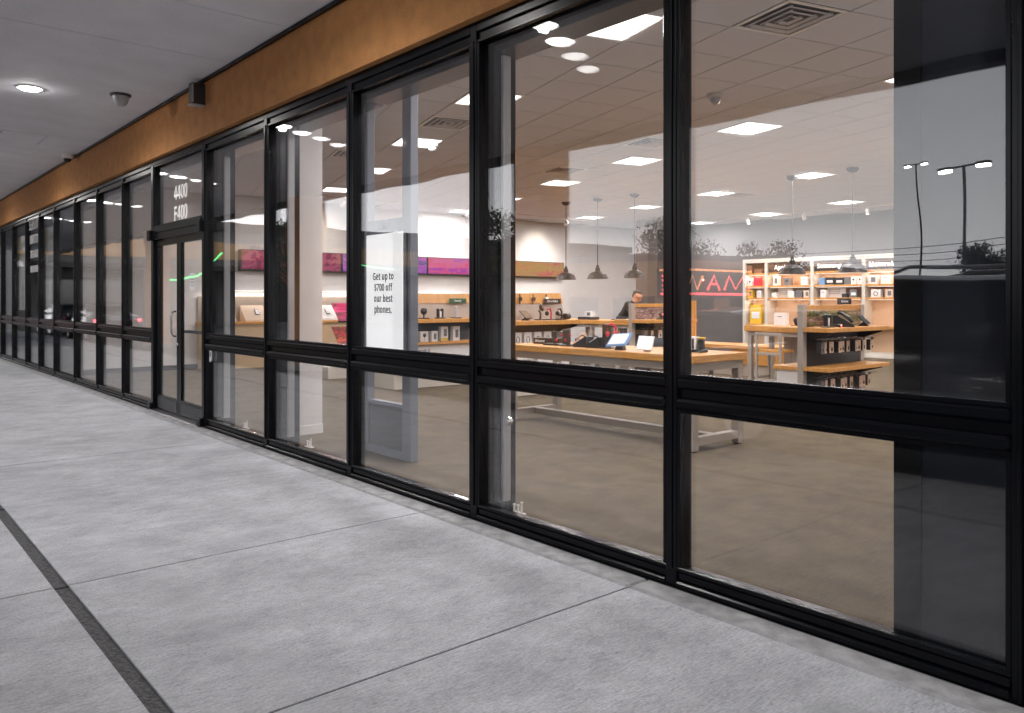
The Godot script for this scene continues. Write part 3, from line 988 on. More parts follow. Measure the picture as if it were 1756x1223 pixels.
# ------------------------------------------------------------------ the street, mostly seen mirrored in the glass
func loft(stations: Array, m: Material, called: String, parent: Node) -> MeshInstance3D:
	# stations: [x, y0, y1, half width low, half width high]; smooth rounded sections
	var st := SurfaceTool.new()
	st.begin(Mesh.PRIMITIVE_TRIANGLES)
	var rings := []
	for s in stations:
		var ring := []
		var y0: float = s[1]
		var y1: float = s[2]
		var a: float = s[3]
		var b: float = s[4]
		var h := y1 - y0
		var r := minf(0.09, h * 0.4)
		for q in [[-a * 0.93, y0], [-a, y0 + r], [-(a + b) * 0.5, y0 + h * 0.5], [-b, y1 - r], [-b * 0.9, y1 - r * 0.25], [-b * 0.55, y1], [b * 0.55, y1], [b * 0.9, y1 - r * 0.25], [b, y1 - r], [(a + b) * 0.5, y0 + h * 0.5], [a, y0 + r], [a * 0.93, y0]]:
			ring.append(Vector3(s[0], q[1], q[0]))
		rings.append(ring)
	st.set_smooth_group(0)
	for i in rings.size() - 1:
		for k in 12:
			var k1 := (k + 1) % 12
			for p in [rings[i][k], rings[i + 1][k], rings[i + 1][k1], rings[i][k], rings[i + 1][k1], rings[i][k1]]:
				st.add_vertex(p)
	for e in [0, rings.size() - 1]:
		for k in range(1, 11):
			var tri_ := [rings[e][0], rings[e][k], rings[e][k + 1]]
			if e == 0:
				tri_ = [rings[e][0], rings[e][k + 1], rings[e][k]]
			for p in tri_:
				st.add_vertex(p)
	st.generate_normals()
	return put(st.commit(), m, called, parent)

func car(label: String, at: Vector3, turn: float, paint: StandardMaterial3D, tall: bool, lit_front: bool, lit_rear: bool) -> Node3D:
	var t := thing("parked_car", label, "car", at, turn, "cars parked along the kerb")
	paint.clearcoat_enabled = true
	paint.clearcoat = 1.0
	paint.clearcoat_roughness = 0.05
	var gz: Material = mats.shop_glass_dark
	if tall:
		loft([[-2.42, 0.45, 0.85, 0.80, 0.80], [-2.36, 0.34, 1.10, 0.92, 0.90], [-1.6, 0.30, 1.16, 0.97, 0.95], [-0.6, 0.28, 1.17, 0.98, 0.96], [0.9, 0.28, 1.16, 0.98, 0.96], [1.15, 0.30, 1.14, 0.97, 0.94], [2.05, 0.34, 1.06, 0.94, 0.88], [2.38, 0.40, 0.96, 0.86, 0.78], [2.46, 0.48, 0.80, 0.74, 0.70]], paint, "body", t)
		loft([[-2.30, 1.08, 1.12, 0.86, 0.80], [-2.12, 1.08, 1.66, 0.88, 0.72], [-1.6, 1.08, 1.72, 0.90, 0.74], [0.1, 1.08, 1.74, 0.90, 0.74], [0.45, 1.08, 1.70, 0.90, 0.72], [1.12, 1.08, 1.16, 0.88, 0.80]], gz, "cabin_glass", t)
		loft([[-2.16, 1.64, 1.70, 0.72, 0.66], [-1.6, 1.67, 1.765, 0.75, 0.70], [0.1, 1.69, 1.785, 0.75, 0.70], [0.5, 1.64, 1.72, 0.72, 0.66]], paint, "roof", t)
		for z in [-0.68, 0.68]:
			put(tube([Vector3(-1.9, 1.76, z), Vector3(-1.8, 1.83, z), Vector3(0.0, 1.85, z), Vector3(0.15, 1.78, z)], 0.018), mats.brushed_metal, "roof_rail", t)
		for x in [-1.15, 0.05]:
			for z in [-0.87, 0.87]:
				cbox(t, "door_post", Vector3(x, 1.4, z * 0.95), Vector3(0.07, 0.6, 0.05), paint, 0.01, Vector3(-0.27 * signf(z), 0, 0))
	else:
		loft([[-2.25, 0.50, 0.80, 0.72, 0.70], [-2.18, 0.34, 0.94, 0.86, 0.82], [-1.5, 0.26, 0.98, 0.91, 0.88], [-0.6, 0.24, 0.97, 0.92, 0.89], [0.8, 0.24, 0.95, 0.92, 0.88], [1.5, 0.26, 0.88, 0.90, 0.82], [2.1, 0.32, 0.76, 0.84, 0.72], [2.26, 0.42, 0.66, 0.72, 0.62]], paint, "body", t)
		loft([[-1.75, 0.92, 0.96, 0.80, 0.74], [-1.05, 0.92, 1.36, 0.83, 0.62], [-0.5, 0.92, 1.43, 0.84, 0.64], [0.15, 0.92, 1.40, 0.84, 0.63], [1.05, 0.90, 0.95, 0.82, 0.74]], gz, "cabin_glass", t)
		loft([[-1.1, 1.34, 1.39, 0.62, 0.56], [-0.5, 1.38, 1.455, 0.65, 0.58], [0.15, 1.36, 1.43, 0.64, 0.57], [0.32, 1.30, 1.34, 0.60, 0.56]], paint, "roof", t)
	var r := 0.37 if tall else 0.32
	var fx := 1.48 if tall else 1.38
	var rx := -1.42 if tall else -1.32
	for x in [fx, rx]:
		for z in [-1.0, 1.0]:
			var w := Node3D.new()
			w.name = "wheel"
			t.add_child(w, true)
			w.position = Vector3(x, r, z * (0.86 if tall else 0.80))
			put(lathe([Vector2(0, -0.11), Vector2(r * 0.62, -0.11), Vector2(r * 0.94, -0.115), Vector2(r, -0.08), Vector2(r, 0.08), Vector2(r * 0.94, 0.115), Vector2(r * 0.62, 0.11), Vector2(0, 0.11)], 28), mats.rubber, "tyre", w, Vector3.ZERO, Vector3(PI / 2, 0, 0))
			put(lathe([Vector2(0, 0.125), Vector2(0.05, 0.124), Vector2(0.07, 0.115), Vector2(r * 0.5, 0.112), Vector2(r * 0.6, 0.122), Vector2(r * 0.63, 0.11)], 24), mats.brushed_metal, "rim", w, Vector3.ZERO, Vector3(PI / 2 if z > 0 else -PI / 2, 0, 0))
	var ly := 0.86 if tall else 0.66
	var lx := 2.36 if tall else 2.17
	for z in [-0.62, 0.62]:
		cbox(t, "headlight", Vector3(lx, ly, z * (1.05 if tall else 0.95)), Vector3(0.16, 0.11, 0.26), mats.head_light_glow if lit_front else mats.brushed_metal, 0.02, Vector3(0, 0.35 * signf(z), 0))
		cbox(t, "tail_light", Vector3(-lx - (0.03 if tall else 0.02), ly + 0.12, z * (1.22 if tall else 1.15)), Vector3(0.10, 0.22 if tall else 0.12, 0.16), mats.tail_light_glow if lit_rear else mats.red_plastic, 0.02)
		cbox(t, "mirror", Vector3(0.75, 1.16 if tall else 0.98, z * (1.68 if tall else 1.62)), Vector3(0.10, 0.15, 0.2), paint, 0.03)
	cbox(t, "grille", Vector3(lx + 0.06, ly - 0.04, 0), Vector3(0.08, 0.2, 0.8), "dark_plastic", 0.02)
	cbox(t, "number_plate", Vector3(-lx - 0.06, ly - 0.06, 0), Vector3(0.03, 0.12, 0.4), "poster_white", 0.005)
	for x in [-0.55, 0.45]:
		for z in [-1.0, 1.0]:
			cbox(t, "door_handle", Vector3(x, 0.98 if tall else 0.82, z * (0.985 if tall else 0.925)), Vector3(0.16, 0.025, 0.03), "dark_plastic", 0.008)
	if lit_front:
		var l := SpotLight3D.new()
		l.name = "light"
		l.light_energy = 1.2
		l.spot_angle = 30.0
		l.spot_range = 40.0
		l.light_size = 0.08
		l.shadow_enabled = true
		l.position = Vector3(lx + 0.25, ly, 0)
		l.rotation = Vector3(-0.05, -PI / 2, 0)
		t.add_child(l)
	return t

func build_street() -> void:
	car("tall black off-road car parked close to the kerb, mirrored beside the dark pier", Vector3(-3.1, -0.13, 4.66), PI, mk("car_black", 0.006, 0.006, 0.007, 0.25), true, false, false)
	car("grey sedan with lit headlights, mirrored above the display table", Vector3(-6.6, -0.13, 5.9), -PI / 2 + 0.35, mk("car_grey", 0.10, 0.105, 0.115, 0.3, 0.4), false, true, false).position.z = 7.6
	car("dark sedan with glowing red tail lights, mirrored in the far windows", Vector3(-34.5, -0.13, 4.9), PI, mk("car_dark", 0.02, 0.022, 0.03, 0.3, 0.3), false, false, true)
	car("dark blue sedan parked behind the red tail lights, mirrored far away", Vector3(-41.0, -0.13, 4.9), PI, mk("car_blue", 0.012, 0.016, 0.04, 0.3, 0.3), false, true, true)
	# car park lamps
	street_lamp("tall twin-headed car park lamp, the nearer one mirrored beside the pier", Vector3(-15.4, -0.13, 39.0), 8.1)
	street_lamp("twin-headed car park lamp farther off, mirrored smaller beside the first", Vector3(-34.5, -0.13, 79.5), 15.2)
	# utility poles and wires
	var up := [Vector3(-70, -0.13, 96), Vector3(-24, -0.13, 84), Vector3(30, -0.13, 72)]
	var wd := ["behind the trees", "behind the twin-headed lamp", "beyond the off-road car"]
	var tops := []
	for i in 3:
		var t := thing("utility_pole", "thin wooden utility pole carrying wires, standing " + wd[i], "utility pole", up[i], 0.0, "utility poles")
		put(lathe([Vector2(0.15, 0), Vector2(0.12, 6.0), Vector2(0.10, 8.6), Vector2(0, 8.6)], 10), mats.brown_card, "pole", t)
		cbox(t, "crossarm", Vector3(0, 8.1, 0), Vector3(0.12, 0.12, 2.2), "brown_card")
		tops.append(up[i] + Vector3(0, 8.2, 0))
	for k in 4:
		var ws := thing("overhead_wire", ["uppermost", "second", "third", "lowest"][k] + " black wire strung between the utility poles", "wire", Vector3.ZERO, 0.0, "overhead wires")
		var pts := []
		for i in 2:
			for j in 13:
				var u := j / 12.0
				var p: Vector3 = tops[i].lerp(tops[i + 1], u)
				p.y -= 1.1 * 4.0 * u * (1.0 - u) * (0.8 + 0.15 * k) + k * 0.55
				p.z += 0.5 * k - 0.8
				if i == 0 or j > 0:
					pts.append(p)
		put(tube(pts, 0.035, 5), mats.rubber, "cable", ws)
	# low building across the car park with a red neon sign
	var bt := PI - 0.51
	var b := thing("low_building", "low orange stucco building across the car park with red sign", "building", Vector3(-22.05, -0.13, 25.2), bt)
	box(b, "wall", Vector3(-4.5, 0, -7), Vector3(6.5, 3.25, 0), "tan_stucco")
	box(b, "parapet", Vector3(-4.6, 3.2505, -7.1), Vector3(6.6, 3.5, 0.12), "bronze")
	for i in 4:
		var wd_ := Node3D.new()
		wd_.name = "window"
		b.add_child(wd_, true)
		wd_.position = Vector3(-3.2 + i * 2.6, 0.95, 0.0)
		cbox(wd_, "frame", Vector3(0, 0, 0.02), Vector3(1.9, 1.5, 0.06), "black_frame")
		cbox(wd_, "glass", Vector3(0, 0, 0.055), Vector3(1.74, 1.34, 0.008), "shop_glass_dark")
	var sg := thing("neon_sign", "red neon sign with orange strokes on the low building", "neon sign", b.position + Vector3(-1.2, 1.95, 0.03).rotated(Vector3.UP, bt), bt)
	cbox(sg, "backing_board", Vector3(0, 0.32, 0.03), Vector3(4.2, 1.25, 0.08), "sign_brown", 0.01)
	var strokes := [[-1.9, 0.0, -1.6, 0.6, -1.3, 0.05, -1.0, 0.62, -0.8, 0.0], [-0.6, 0.0, -0.35, 0.62, -0.1, 0.0], [-0.48, 0.26, -0.22, 0.26], [0.1, 0.6, 0.3, 0.0, 0.5, 0.6, 0.7, 0.0, 0.9, 0.6], [1.1, 0.6, 1.85, 0.6], [1.1, 0.42, 1.85, 0.42], [1.1, 0.2, 1.85, 0.2], [1.1, 0.0, 1.85, 0.0], [-1.95, 0.86, 1.95, 0.86], [-1.95, -0.16, 1.95, -0.16]]
	for i in strokes.size():
		var pts := []
		for j in range(0, strokes[i].size(), 2):
			pts.append(Vector3(strokes[i][j], strokes[i][j + 1], 0.11))
		put(tube(pts, 0.05, 8), mats.neon_red if i != 3 and i != 8 else mats.neon_orange, "neon_tube", sg)
	var nl := OmniLight3D.new()
	nl.name = "light"
	nl.light_color = Color(1.0, 0.2, 0.12)
	nl.light_energy = 1.5
	nl.light_size = 0.02
	nl.omni_range = 30.0
	nl.shadow_enabled = true
	nl.position = Vector3(0, 0.4, 0.9)
	sg.add_child(nl)
	# wing of the same shops closing the far end of the car park, with a green neon line
	var b2 := thing("shop_wing", "long dark shop wing closing the far end with green neon line", "building", Vector3(-46.5, -0.13, 26.0), PI / 2)
	box(b2, "wall", Vector3(-24, 0, -9), Vector3(22.3, 5.6, 0), "dusk_render")
	box(b2, "cornice", Vector3(-24.2, 5.6005, -9.2), Vector3(22.5, 6.1, 0.25), "bronze")
	box(b2, "canopy", Vector3(-24, 3.2, 0.0005), Vector3(22.3, 3.45, 2.2), "bronze")
	box(b2, "sign_band", Vector3(-23.9, 3.9, 0.0005), Vector3(22.2, 4.9, 0.05), "tan_stucco")
	for i in 9:
		var wn := Node3D.new()
		wn.name = "shop_window"
		b2.add_child(wn, true)
		wn.position = Vector3(-21.5 + i * 5.1, 1.45, 0)
		cbox(wn, "frame", Vector3(0, 0, 0.02), Vector3(4.0, 2.5, 0.08), "black_frame")
		cbox(wn, "glass", Vector3(0, 0, 0.065), Vector3(3.8, 2.3, 0.01), "shop_glass_dark")
	for seg in [[Vector3(1.5, 3.5, 2.26), Vector3(4.5, 3.75, 2.26)], [Vector3(12.6, 4.2, 2.26), Vector3(13.4, 3.55, 2.26), Vector3(14.0, 2.9, 2.26), Vector3(16.0, 2.5, 2.26)]]:
		put(tube(seg, 0.045, 8), mats.neon_green, "green_neon_tube", b2)
	# hills and trees
	var hl := structure("hills")
	hill(hl, Vector3(-150, 0, 190), 90, 13, 3)
	hill(hl, Vector3(-40, 0, 230), 110, 10, 4)
	hill(hl, Vector3(80, 0, 220), 100, 9, 5)
	var spots := [[Vector3(-43, -0.13, 52), 8.5, "dark round tree standing between the sign and the twin-headed lamp"], [Vector3(-37, -0.13, 57), 6.5, "small dark tree beside the round tree across the car park"], [Vector3(-41, -0.13, 16), 6.0, "dark tree in front of the shop wing near the green neon"], [Vector3(-42, -0.13, 33), 7.5, "dark tree in front of the shop wing behind the orange building"], [Vector3(-24, -0.13, 66), 6.0, "low dark tree behind the wires"]]
	var n := 0
	for s in spots:
		tree(s[0], s[1], s[2], 100 + n)
		n += 1

func street_lamp(label: String, at: Vector3, h: float) -> void:
	var t := thing("street_lamp", label, "street lamp", at, 0.25, "car park lamps")
	put(lathe([Vector2(0.28, 0), Vector2(0.28, 0.7), Vector2(0, 0.7)], 16), mats.kerb_concrete, "footing", t)
	put(lathe([Vector2(0.10, 0.7), Vector2(0.07, h), Vector2(0, h)], 12), mats.bronze, "pole", t)
	cbox(t, "arm", Vector3(0, h - 0.05, 0), Vector3(1.5, 0.09, 0.09), "bronze", 0.01)
	for x in [-0.95, 0.95]:
		cbox(t, "lamp_head", Vector3(x, h - 0.03, 0), Vector3(0.62, 0.14, 0.34), "bronze", 0.03)
		cbox(t, "lamp_lens", Vector3(x, h - 0.17, 0), Vector3(0.54, 0.14, 0.30), "street_light_glow", 0.01)
		var l := SpotLight3D.new()
		l.name = "light"
		l.light_energy = 25.0
		l.spot_angle = 70.0
		l.spot_range = 60.0
		l.light_size = 0.2
		l.shadow_enabled = true
		l.position = Vector3(x, h - 0.26, 0)
		l.rotation.x = -PI / 2
		t.add_child(l)

func hill(parent: Node, c: Vector3, r: float, h: float, seed_: int) -> void:
	var st := SurfaceTool.new()
	st.begin(Mesh.PRIMITIVE_TRIANGLES)
	var nz := noise(seed_, 0.02, 4)
	var nseg := 40
	var pt := func(i: int, j: int) -> Vector3:
		var x := (float(i) / nseg - 0.5) * 2.0 * r
		var z := (float(j) / 12.0 - 0.5) * 1.0 * r
		var e := maxf(0.0, 1.0 - (x * x) / (r * r)) * maxf(0.0, 1.0 - (z * z) / (r * r * 0.25))
		return c + Vector3(x, e * h * (1.0 + 0.5 * nz.get_noise_2d(x + c.x, z)) - 0.5, z)
	st.set_smooth_group(0)
	for i in nseg:
		for j in 12:
			for q in [[0, 0], [1, 0], [1, 1], [0, 0], [1, 1], [0, 1]]:
				st.add_vertex(pt.call(i + q[0], j + q[1]))
	st.generate_normals()
	put(st.commit(), mk("hill_scrub", 0.05, 0.055, 0.045, 0.95), "hill", parent)

func tree(at: Vector3, h: float, label: String, seed_: int) -> void:
	var t := thing("leafy_tree", label, "tree", at, seed_ * 1.7, "trees across the car park")
	var rng := RandomNumberGenerator.new()
	rng.seed = seed_
	var tr := SurfaceTool.new()
	tr.begin(Mesh.PRIMITIVE_TRIANGLES)
	tr.append_from(lathe([Vector2(0.24, 0), Vector2(0.17, h * 0.25), Vector2(0.12, h * 0.5), Vector2(0.03, h * 0.85)], 10), 0, Transform3D.IDENTITY)
	var leaf := SurfaceTool.new()
	leaf.begin(Mesh.PRIMITIVE_TRIANGLES)
	for k in 26:
		var a := rng.randf() * TAU
		var e := rng.randf_range(0.1, 1.0)
		var base := Vector3(0, h * rng.randf_range(0.3, 0.6), 0)
		var tip := Vector3(cos(a) * h * 0.38 * rng.randf_range(0.4, 1.0), h * (0.42 + 0.55 * e), sin(a) * h * 0.38 * rng.randf_range(0.4, 1.0) * (1.1 - e * 0.5))
		tr.append_from(tube([base, base.lerp(tip, 0.5) + Vector3(0, 0.2, 0), tip], 0.035, 5), 0, Transform3D.IDENTITY)
		for i in 110:
			var d := Vector3(rng.randfn(), rng.randfn() * 0.7, rng.randfn()) * h * 0.065
			var c := tip + d
			var u := Vector3(rng.randfn(), rng.randfn(), rng.randfn()).normalized() * 0.13
			var w := u.cross(Vector3(rng.randfn(), rng.randfn(), rng.randfn())).normalized() * 0.08
			for p in [c - u, c + w, c + u, c - u, c + u, c - w]:
				leaf.set_normal(d.normalized())
				leaf.add_vertex(p)
	put(tr.commit(), mats.brown_card, "trunk", t)
	put(leaf.commit(), mk("leaf_green", 0.035, 0.05, 0.025, 0.7), "crown", t)

# ------------------------------------------------------------------ long display table behind the glass
func build_front_table() -> void:
	var t := thing("display_table", "long wood-topped display table on a grey steel frame behind the glass", "table", Vector3(-5.85, 0, -3.3))
	var hx := 1.33
	var hz := 0.40
	box(t, "table_top", Vector3(-hx - 0.03, 0.835, -hz - 0.03), Vector3(hx + 0.03, 0.905, hz + 0.03), "wood_x", 0.004)
	for x in [-hx, hx - 0.08]:
		for z in [-hz, hz - 0.08]:
			box(t, "leg", Vector3(x, 0.012, z), Vector3(x + 0.08, 0.7545, z + 0.08), "grey_steel", 0.004)
			box(t, "foot", Vector3(x + 0.02, 0, z + 0.02), Vector3(x + 0.06, 0.0118, z + 0.06), "rubber")
		box(t, "foot_rail", Vector3(x + 0.002, 0.06, -hz + 0.0805), Vector3(x + 0.078, 0.14, hz - 0.0805), "grey_steel", 0.004)
		box(t, "apron", Vector3(x, 0.755, -hz), Vector3(x + 0.08, 0.8345, hz), "grey_steel", 0.004)
	for z in [-hz, hz - 0.08]:
		box(t, "apron", Vector3(-hx + 0.0805, 0.755, z), Vector3(hx - 0.0805, 0.8345, z + 0.08), "grey_steel", 0.004)
	box(t, "stretcher", Vector3(-hx + 0.0785, 0.065, -0.05), Vector3(hx - 0.0785, 0.135, 0.05), "grey_steel", 0.004)
	box(t, "lower_shelf", Vector3(0.35, 0.44, -0.30), Vector3(1.10, 0.52, 0.20), "wood_x", 0.004)
	for x in [0.36, 1.05]:
		box(t, "shelf_hanger", Vector3(x, 0.5205, -0.26), Vector3(x + 0.03, 0.7545, -0.23), "grey_steel")
	var y := 0.905
	# left to right along the table
	var a := thing("speaker_box", "low black speaker box with white lettering at the far end of the display table", "box", Vector3(-6.9, y, -3.30), 0.35)
	cbox(a, "carton", Vector3(0, 0.035, 0), Vector3(0.34, 0.07, 0.16), "black_plastic", 0.004)
	lettering(a, "lettering", "iHome", 0.03, "poster_white", Vector3(-0.08, 0.035, 0.081), 0, 0, true)
	var ph := thing("phone_dock", "dark phone standing upright on a black dock with red button", "phone dock", Vector3(-6.62, y, -3.12), 0.3)
	cbox(ph, "base", Vector3(0, 0.012, 0), Vector3(0.24, 0.024, 0.12), "black_plastic", 0.006)
	cbox(ph, "phone", Vector3(0, 0.095, -0.01), Vector3(0.05, 0.14, 0.035), "dark_plastic", 0.012)
	put(lathe([Vector2(0, 0.012), Vector2(0.016, 0.009), Vector2(0.018, 0)], 14), mats.red_plastic, "button", ph, Vector3(0.035, 0.06, 0.012), Vector3(PI / 2, 0, 0))
	var wg := thing("card_stand", "small tan card propped on the table beside the black speaker", "card stand", Vector3(-6.52, y, -3.42), 0.2)
	put(prism(PackedVector2Array([Vector2(-0.06, 0), Vector2(0.05, 0), Vector2(0.065, 0.13), Vector2(0.055, 0.13)]), 0.12), mats.cream_card, "card", wg)
	cbox(wg, "print", Vector3(-0.005, 0.06, 0.0605), Vector3(0.02, 0.03, 0.001), "ink")
	var sp := thing("round_speaker", "upright black cylinder speaker with red side buttons", "speaker", Vector3(-6.42, y, -3.12))
	put(lathe([Vector2(0, 0.19), Vector2(0.035, 0.19), Vector2(0.045, 0.18), Vector2(0.047, 0.025), Vector2(0.045, 0.02)], 24), mats.dark_plastic, "shell", sp)
	put(lathe([Vector2(0, 0.022), Vector2(0.075, 0.022), Vector2(0.085, 0.012), Vector2(0.085, 0), Vector2(0, 0)], 24), mats.black_plastic, "base", sp)
	for q in [[0.03, 0.07, 0.047], [-0.05, 0.12, 0.02], [0.05, 0.12, -0.005]]:
		put(lathe([Vector2(0, 0.012), Vector2(0.014, 0.008), Vector2(0.016, 0)], 12), mats.red_plastic, "button", sp, Vector3(q[0], q[1], q[2]), Vector3(PI / 2, 0, 0))
	for i in 2:
		var w := thing("slanted_phone_stand", ["black wedge stand with bright phone screen, beside the cylinder speaker", "black wedge stand with bright phone screen, beside the headphone post"][i], "phone stand", Vector3(-6.17 + i * 0.19, y, -3.13), 0.15)
		put(prism(PackedVector2Array([Vector2(-0.09, 0), Vector2(0.09, 0), Vector2(0.09, 0.115), Vector2(0.07, 0.12), Vector2(-0.09, 0.03)]), 0.13), mats.black_plastic, "wedge", w)
		cbox(w, "screen", Vector3(-0.015, 0.079, 0.0), Vector3(0.10, 0.006, 0.08), "tablet_screen", 0.0, Vector3(0, 0, 0.51))
		put(tube([Vector3(-0.07, 0.05, -0.06), Vector3(-0.12, 0.09, -0.05), Vector3(-0.06, 0.125, -0.06), Vector3(0.03, 0.10, -0.066)], 0.006, 6), mats.black_plastic, "cable", w)
	var hp := thing("headphone_stand", "black upright headphone stand plate on the display table", "headphone stand", Vector3(-5.83, y, -3.14), 0.1)
	cbox(hp, "plate", Vector3(0, 0.135, 0), Vector3(0.03, 0.255, 0.12), "black_plastic", 0.004)
	cbox(hp, "base", Vector3(0, 0.006, 0), Vector3(0.12, 0.012, 0.14), "black_plastic", 0.003)
	cbox(hp, "peg", Vector3(0.05, 0.235, 0), Vector3(0.07, 0.018, 0.03), "black_plastic", 0.003)
	var hd := thing("headphones", "red headphones hanging on the black stand", "headphones", Vector3(-5.785, y + 0.135, -3.14), 0.1)
	var arc := []
	for i in 13:
		var an := -0.15 + (PI + 0.3) * i / 12.0
		arc.append(Vector3(0.02 + 0.062 * cos(an), 0.05 + 0.075 * sin(an), 0))
	put(tube(arc, 0.012, 8), mats.red_plastic, "headband", hd)
	for s in [-1.0, 1.0]:
		put(lathe([Vector2(0, 0.018), Vector2(0.03, 0.016), Vector2(0.038, 0.0), Vector2(0.034, -0.02), Vector2(0, -0.022)], 18), mats.red_plastic, "earcup", hd, Vector3(0.02 + s * 0.058, 0.02, 0), Vector3(0, 0, PI / 2 * s))
	var bt := thing("blue_tablet", "tablet in a thick light blue case tilted on a stand", "tablet", Vector3(-5.56, y, -3.05), 0.12)
	put(prism(PackedVector2Array([Vector2(-0.05, 0), Vector2(0.06, 0), Vector2(0.03, 0.10), Vector2(-0.01, 0.08)]), 0.06), mats.black_plastic, "stand", bt)
	var cs := cbox(bt, "case", Vector3(0, 0.105, 0.01), Vector3(0.27, 0.026, 0.19), "blue_plastic", 0.012, Vector3(0.75, 0, 0.10))
	cbox(cs, "screen", Vector3(0, 0.0135, 0), Vector3(0.21, 0.003, 0.14), "blue_screen")
	var wt := thing("white_tablet", "white tablet with glowing screen tilted upright on the table", "tablet", Vector3(-5.22, y, -3.05), 0.1)
	var wc := cbox(wt, "case", Vector3(0, 0.085, 0), Vector3(0.19, 0.15, 0.012), "white_paint", 0.004, Vector3(-0.35, 0, 0))
	cbox(wc, "screen", Vector3(0, 0, 0.0065), Vector3(0.165, 0.125, 0.002), "tablet_screen")
	cbox(wt, "stand", Vector3(0, 0.028, -0.03), Vector3(0.06, 0.055, 0.05), "black_plastic", 0.004)
	var cm := thing("coffee_gadget", "orange and white home gadget on a black base at the near end of the table", "gadget", Vector3(-4.84, y, -3.35), 0.2)
	cbox(cm, "base", Vector3(0, 0.015, 0), Vector3(0.22, 0.03, 0.14), "black_plastic", 0.004)
	put(prism(PackedVector2Array([Vector2(-0.09, 0.03), Vector2(0.03, 0.03), Vector2(0.04, 0.15), Vector2(-0.06, 0.155), Vector2(-0.10, 0.11)]), 0.09), mats.poster_white, "body", cm)
	cbox(cm, "front_panel", Vector3(-0.04, 0.085, 0.0475), Vector3(0.045, 0.10, 0.004), "orange_card", 0.001)
	cbox(cm, "slot", Vector3(0.0, 0.085, 0.0475), Vector3(0.02, 0.10, 0.004), "ink")
	cbox(cm, "tank", Vector3(0.07, 0.08, 0), Vector3(0.05, 0.1, 0.07), "black_plastic", 0.01)
	cbox(cm, "lever", Vector3(0.075, 0.14, 0), Vector3(0.07, 0.02, 0.03), "yellow_card", 0.006)
	# boxes on the lower shelf
	var hb := thing("headphone_carton", "white headphone carton on the shelf under the table", "carton", Vector3(-5.18, 0.52, -3.2), 0.05)
	cbox(hb, "carton", Vector3(0, 0.1, 0), Vector3(0.13, 0.2, 0.09), "white_card", 0.002)
	put(tube([Vector3(-0.03, 0.07, 0.047), Vector3(-0.03, 0.11, 0.047), Vector3(0, 0.145, 0.047), Vector3(0.03, 0.11, 0.047), Vector3(0.03, 0.07, 0.047)], 0.006, 6), mats.ink, "printed_headphones", hb)
	cbox(hb, "red_mark", Vector3(-0.045, 0.18, 0.0455), Vector3(0.016, 0.016, 0.001), "red_plastic")
	var pb := thing("pattern_carton", "dark carton with pale zigzag print on the shelf under the table", "carton", Vector3(-5.37, 0.52, -3.2), 0.05)
	cbox(pb, "carton", Vector3(0, 0.1, 0), Vector3(0.17, 0.2, 0.09), "ink_grey", 0.002)
	for k in 4:
		var pts := []
		for j in 9:
			pts.append(Vector3(-0.072 + j * 0.018, 0.03 + k * 0.045 + (0.02 if j % 2 else 0.0), 0.046))
		put(tube(pts, 0.003, 5), mats.white_card, "printed_zigzag", pb)
	cbox(pb, "red_edge", Vector3(0, 0.2005, 0.03), Vector3(0.17, 0.002, 0.02), "red_plastic")
	var ac := thing("acrylic_cover", "clear acrylic cover leaning over the cartons under the table", "cover", Vector3(-5.40, 0.52, -3.07), 0.0)
	cbox(ac, "front_sheet", Vector3(0.06, 0.09, 0.0), Vector3(0.46, 0.18, 0.004), "clear_acrylic")
	cbox(ac, "side_sheet", Vector3(-0.172, 0.09, -0.09), Vector3(0.004, 0.18, 0.17), "clear_acrylic")
	var fg := thing("steel_jug", "small shiny steel gadget on the shelf under the table end", "gadget", Vector3(-4.86, 0.52, -3.15), 0.0)
	put(lathe([Vector2(0, 0.19), Vector2(0.03, 0.19), Vector2(0.036, 0.17), Vector2(0.032, 0.1), Vector2(0.05, 0.03), Vector2(0.05, 0.0), Vector2(0, 0)], 20), mats.chrome, "body", fg)
	put(tube([Vector3(0.036, 0.16, 0), Vector3(0.075, 0.14, 0), Vector3(0.07, 0.07, 0), Vector3(0.045, 0.04, 0)], 0.007, 6), mats.black_plastic, "handle", fg)
	cbox(fg, "badge", Vector3(0, 0.11, 0.036), Vector3(0.03, 0.02, 0.004), "poster_white")
	# cables below the top
	var cb := thing("cable_bundle", "black cable loop drooping below the display table top", "cable", Vector3(-6.1, 0.7, -3.1))
	put(tube([Vector3(-0.25, 0.055, 0), Vector3(-0.2, -0.05, 0.0), Vector3(-0.12, -0.07, 0.01), Vector3(0.0, -0.03, 0.0), Vector3(0.12, -0.06, 0.0), Vector3(0.2, 0.055, 0.0)], 0.008, 6), mats.black_plastic, "loop", cb)
	put(tube([Vector3(-0.05, 0.055, -0.02), Vector3(-0.04, -0.08, -0.02), Vector3(0.0, -0.12, -0.02)], 0.007, 6), mats.black_plastic, "tail", cb)

# ------------------------------------------------------------------ gondolas (local x = outwards, local -z = along)
func art_texture(w: int, h: int, seed_: int, palette: Array) -> ImageTexture:
	var n := noise(seed_, 0.018, 3)
	var n2 := noise(seed_ + 1, 0.04, 2)
	var im := Image.create(w, h, false, Image.FORMAT_RGB8)
	for y in h:
		for x in w:
			var v := clampf(0.5 + 0.9 * n.get_noise_2d(x + 40.0 * n2.get_noise_2d(x, y), y * 1.6), 0.0, 0.999) * (palette.size() - 1)
			var k := int(v)
			im.set_pixel(x, y, (palette[k] as Color).lerp(palette[k + 1], v - k))
	return ImageTexture.create_from_image(im)

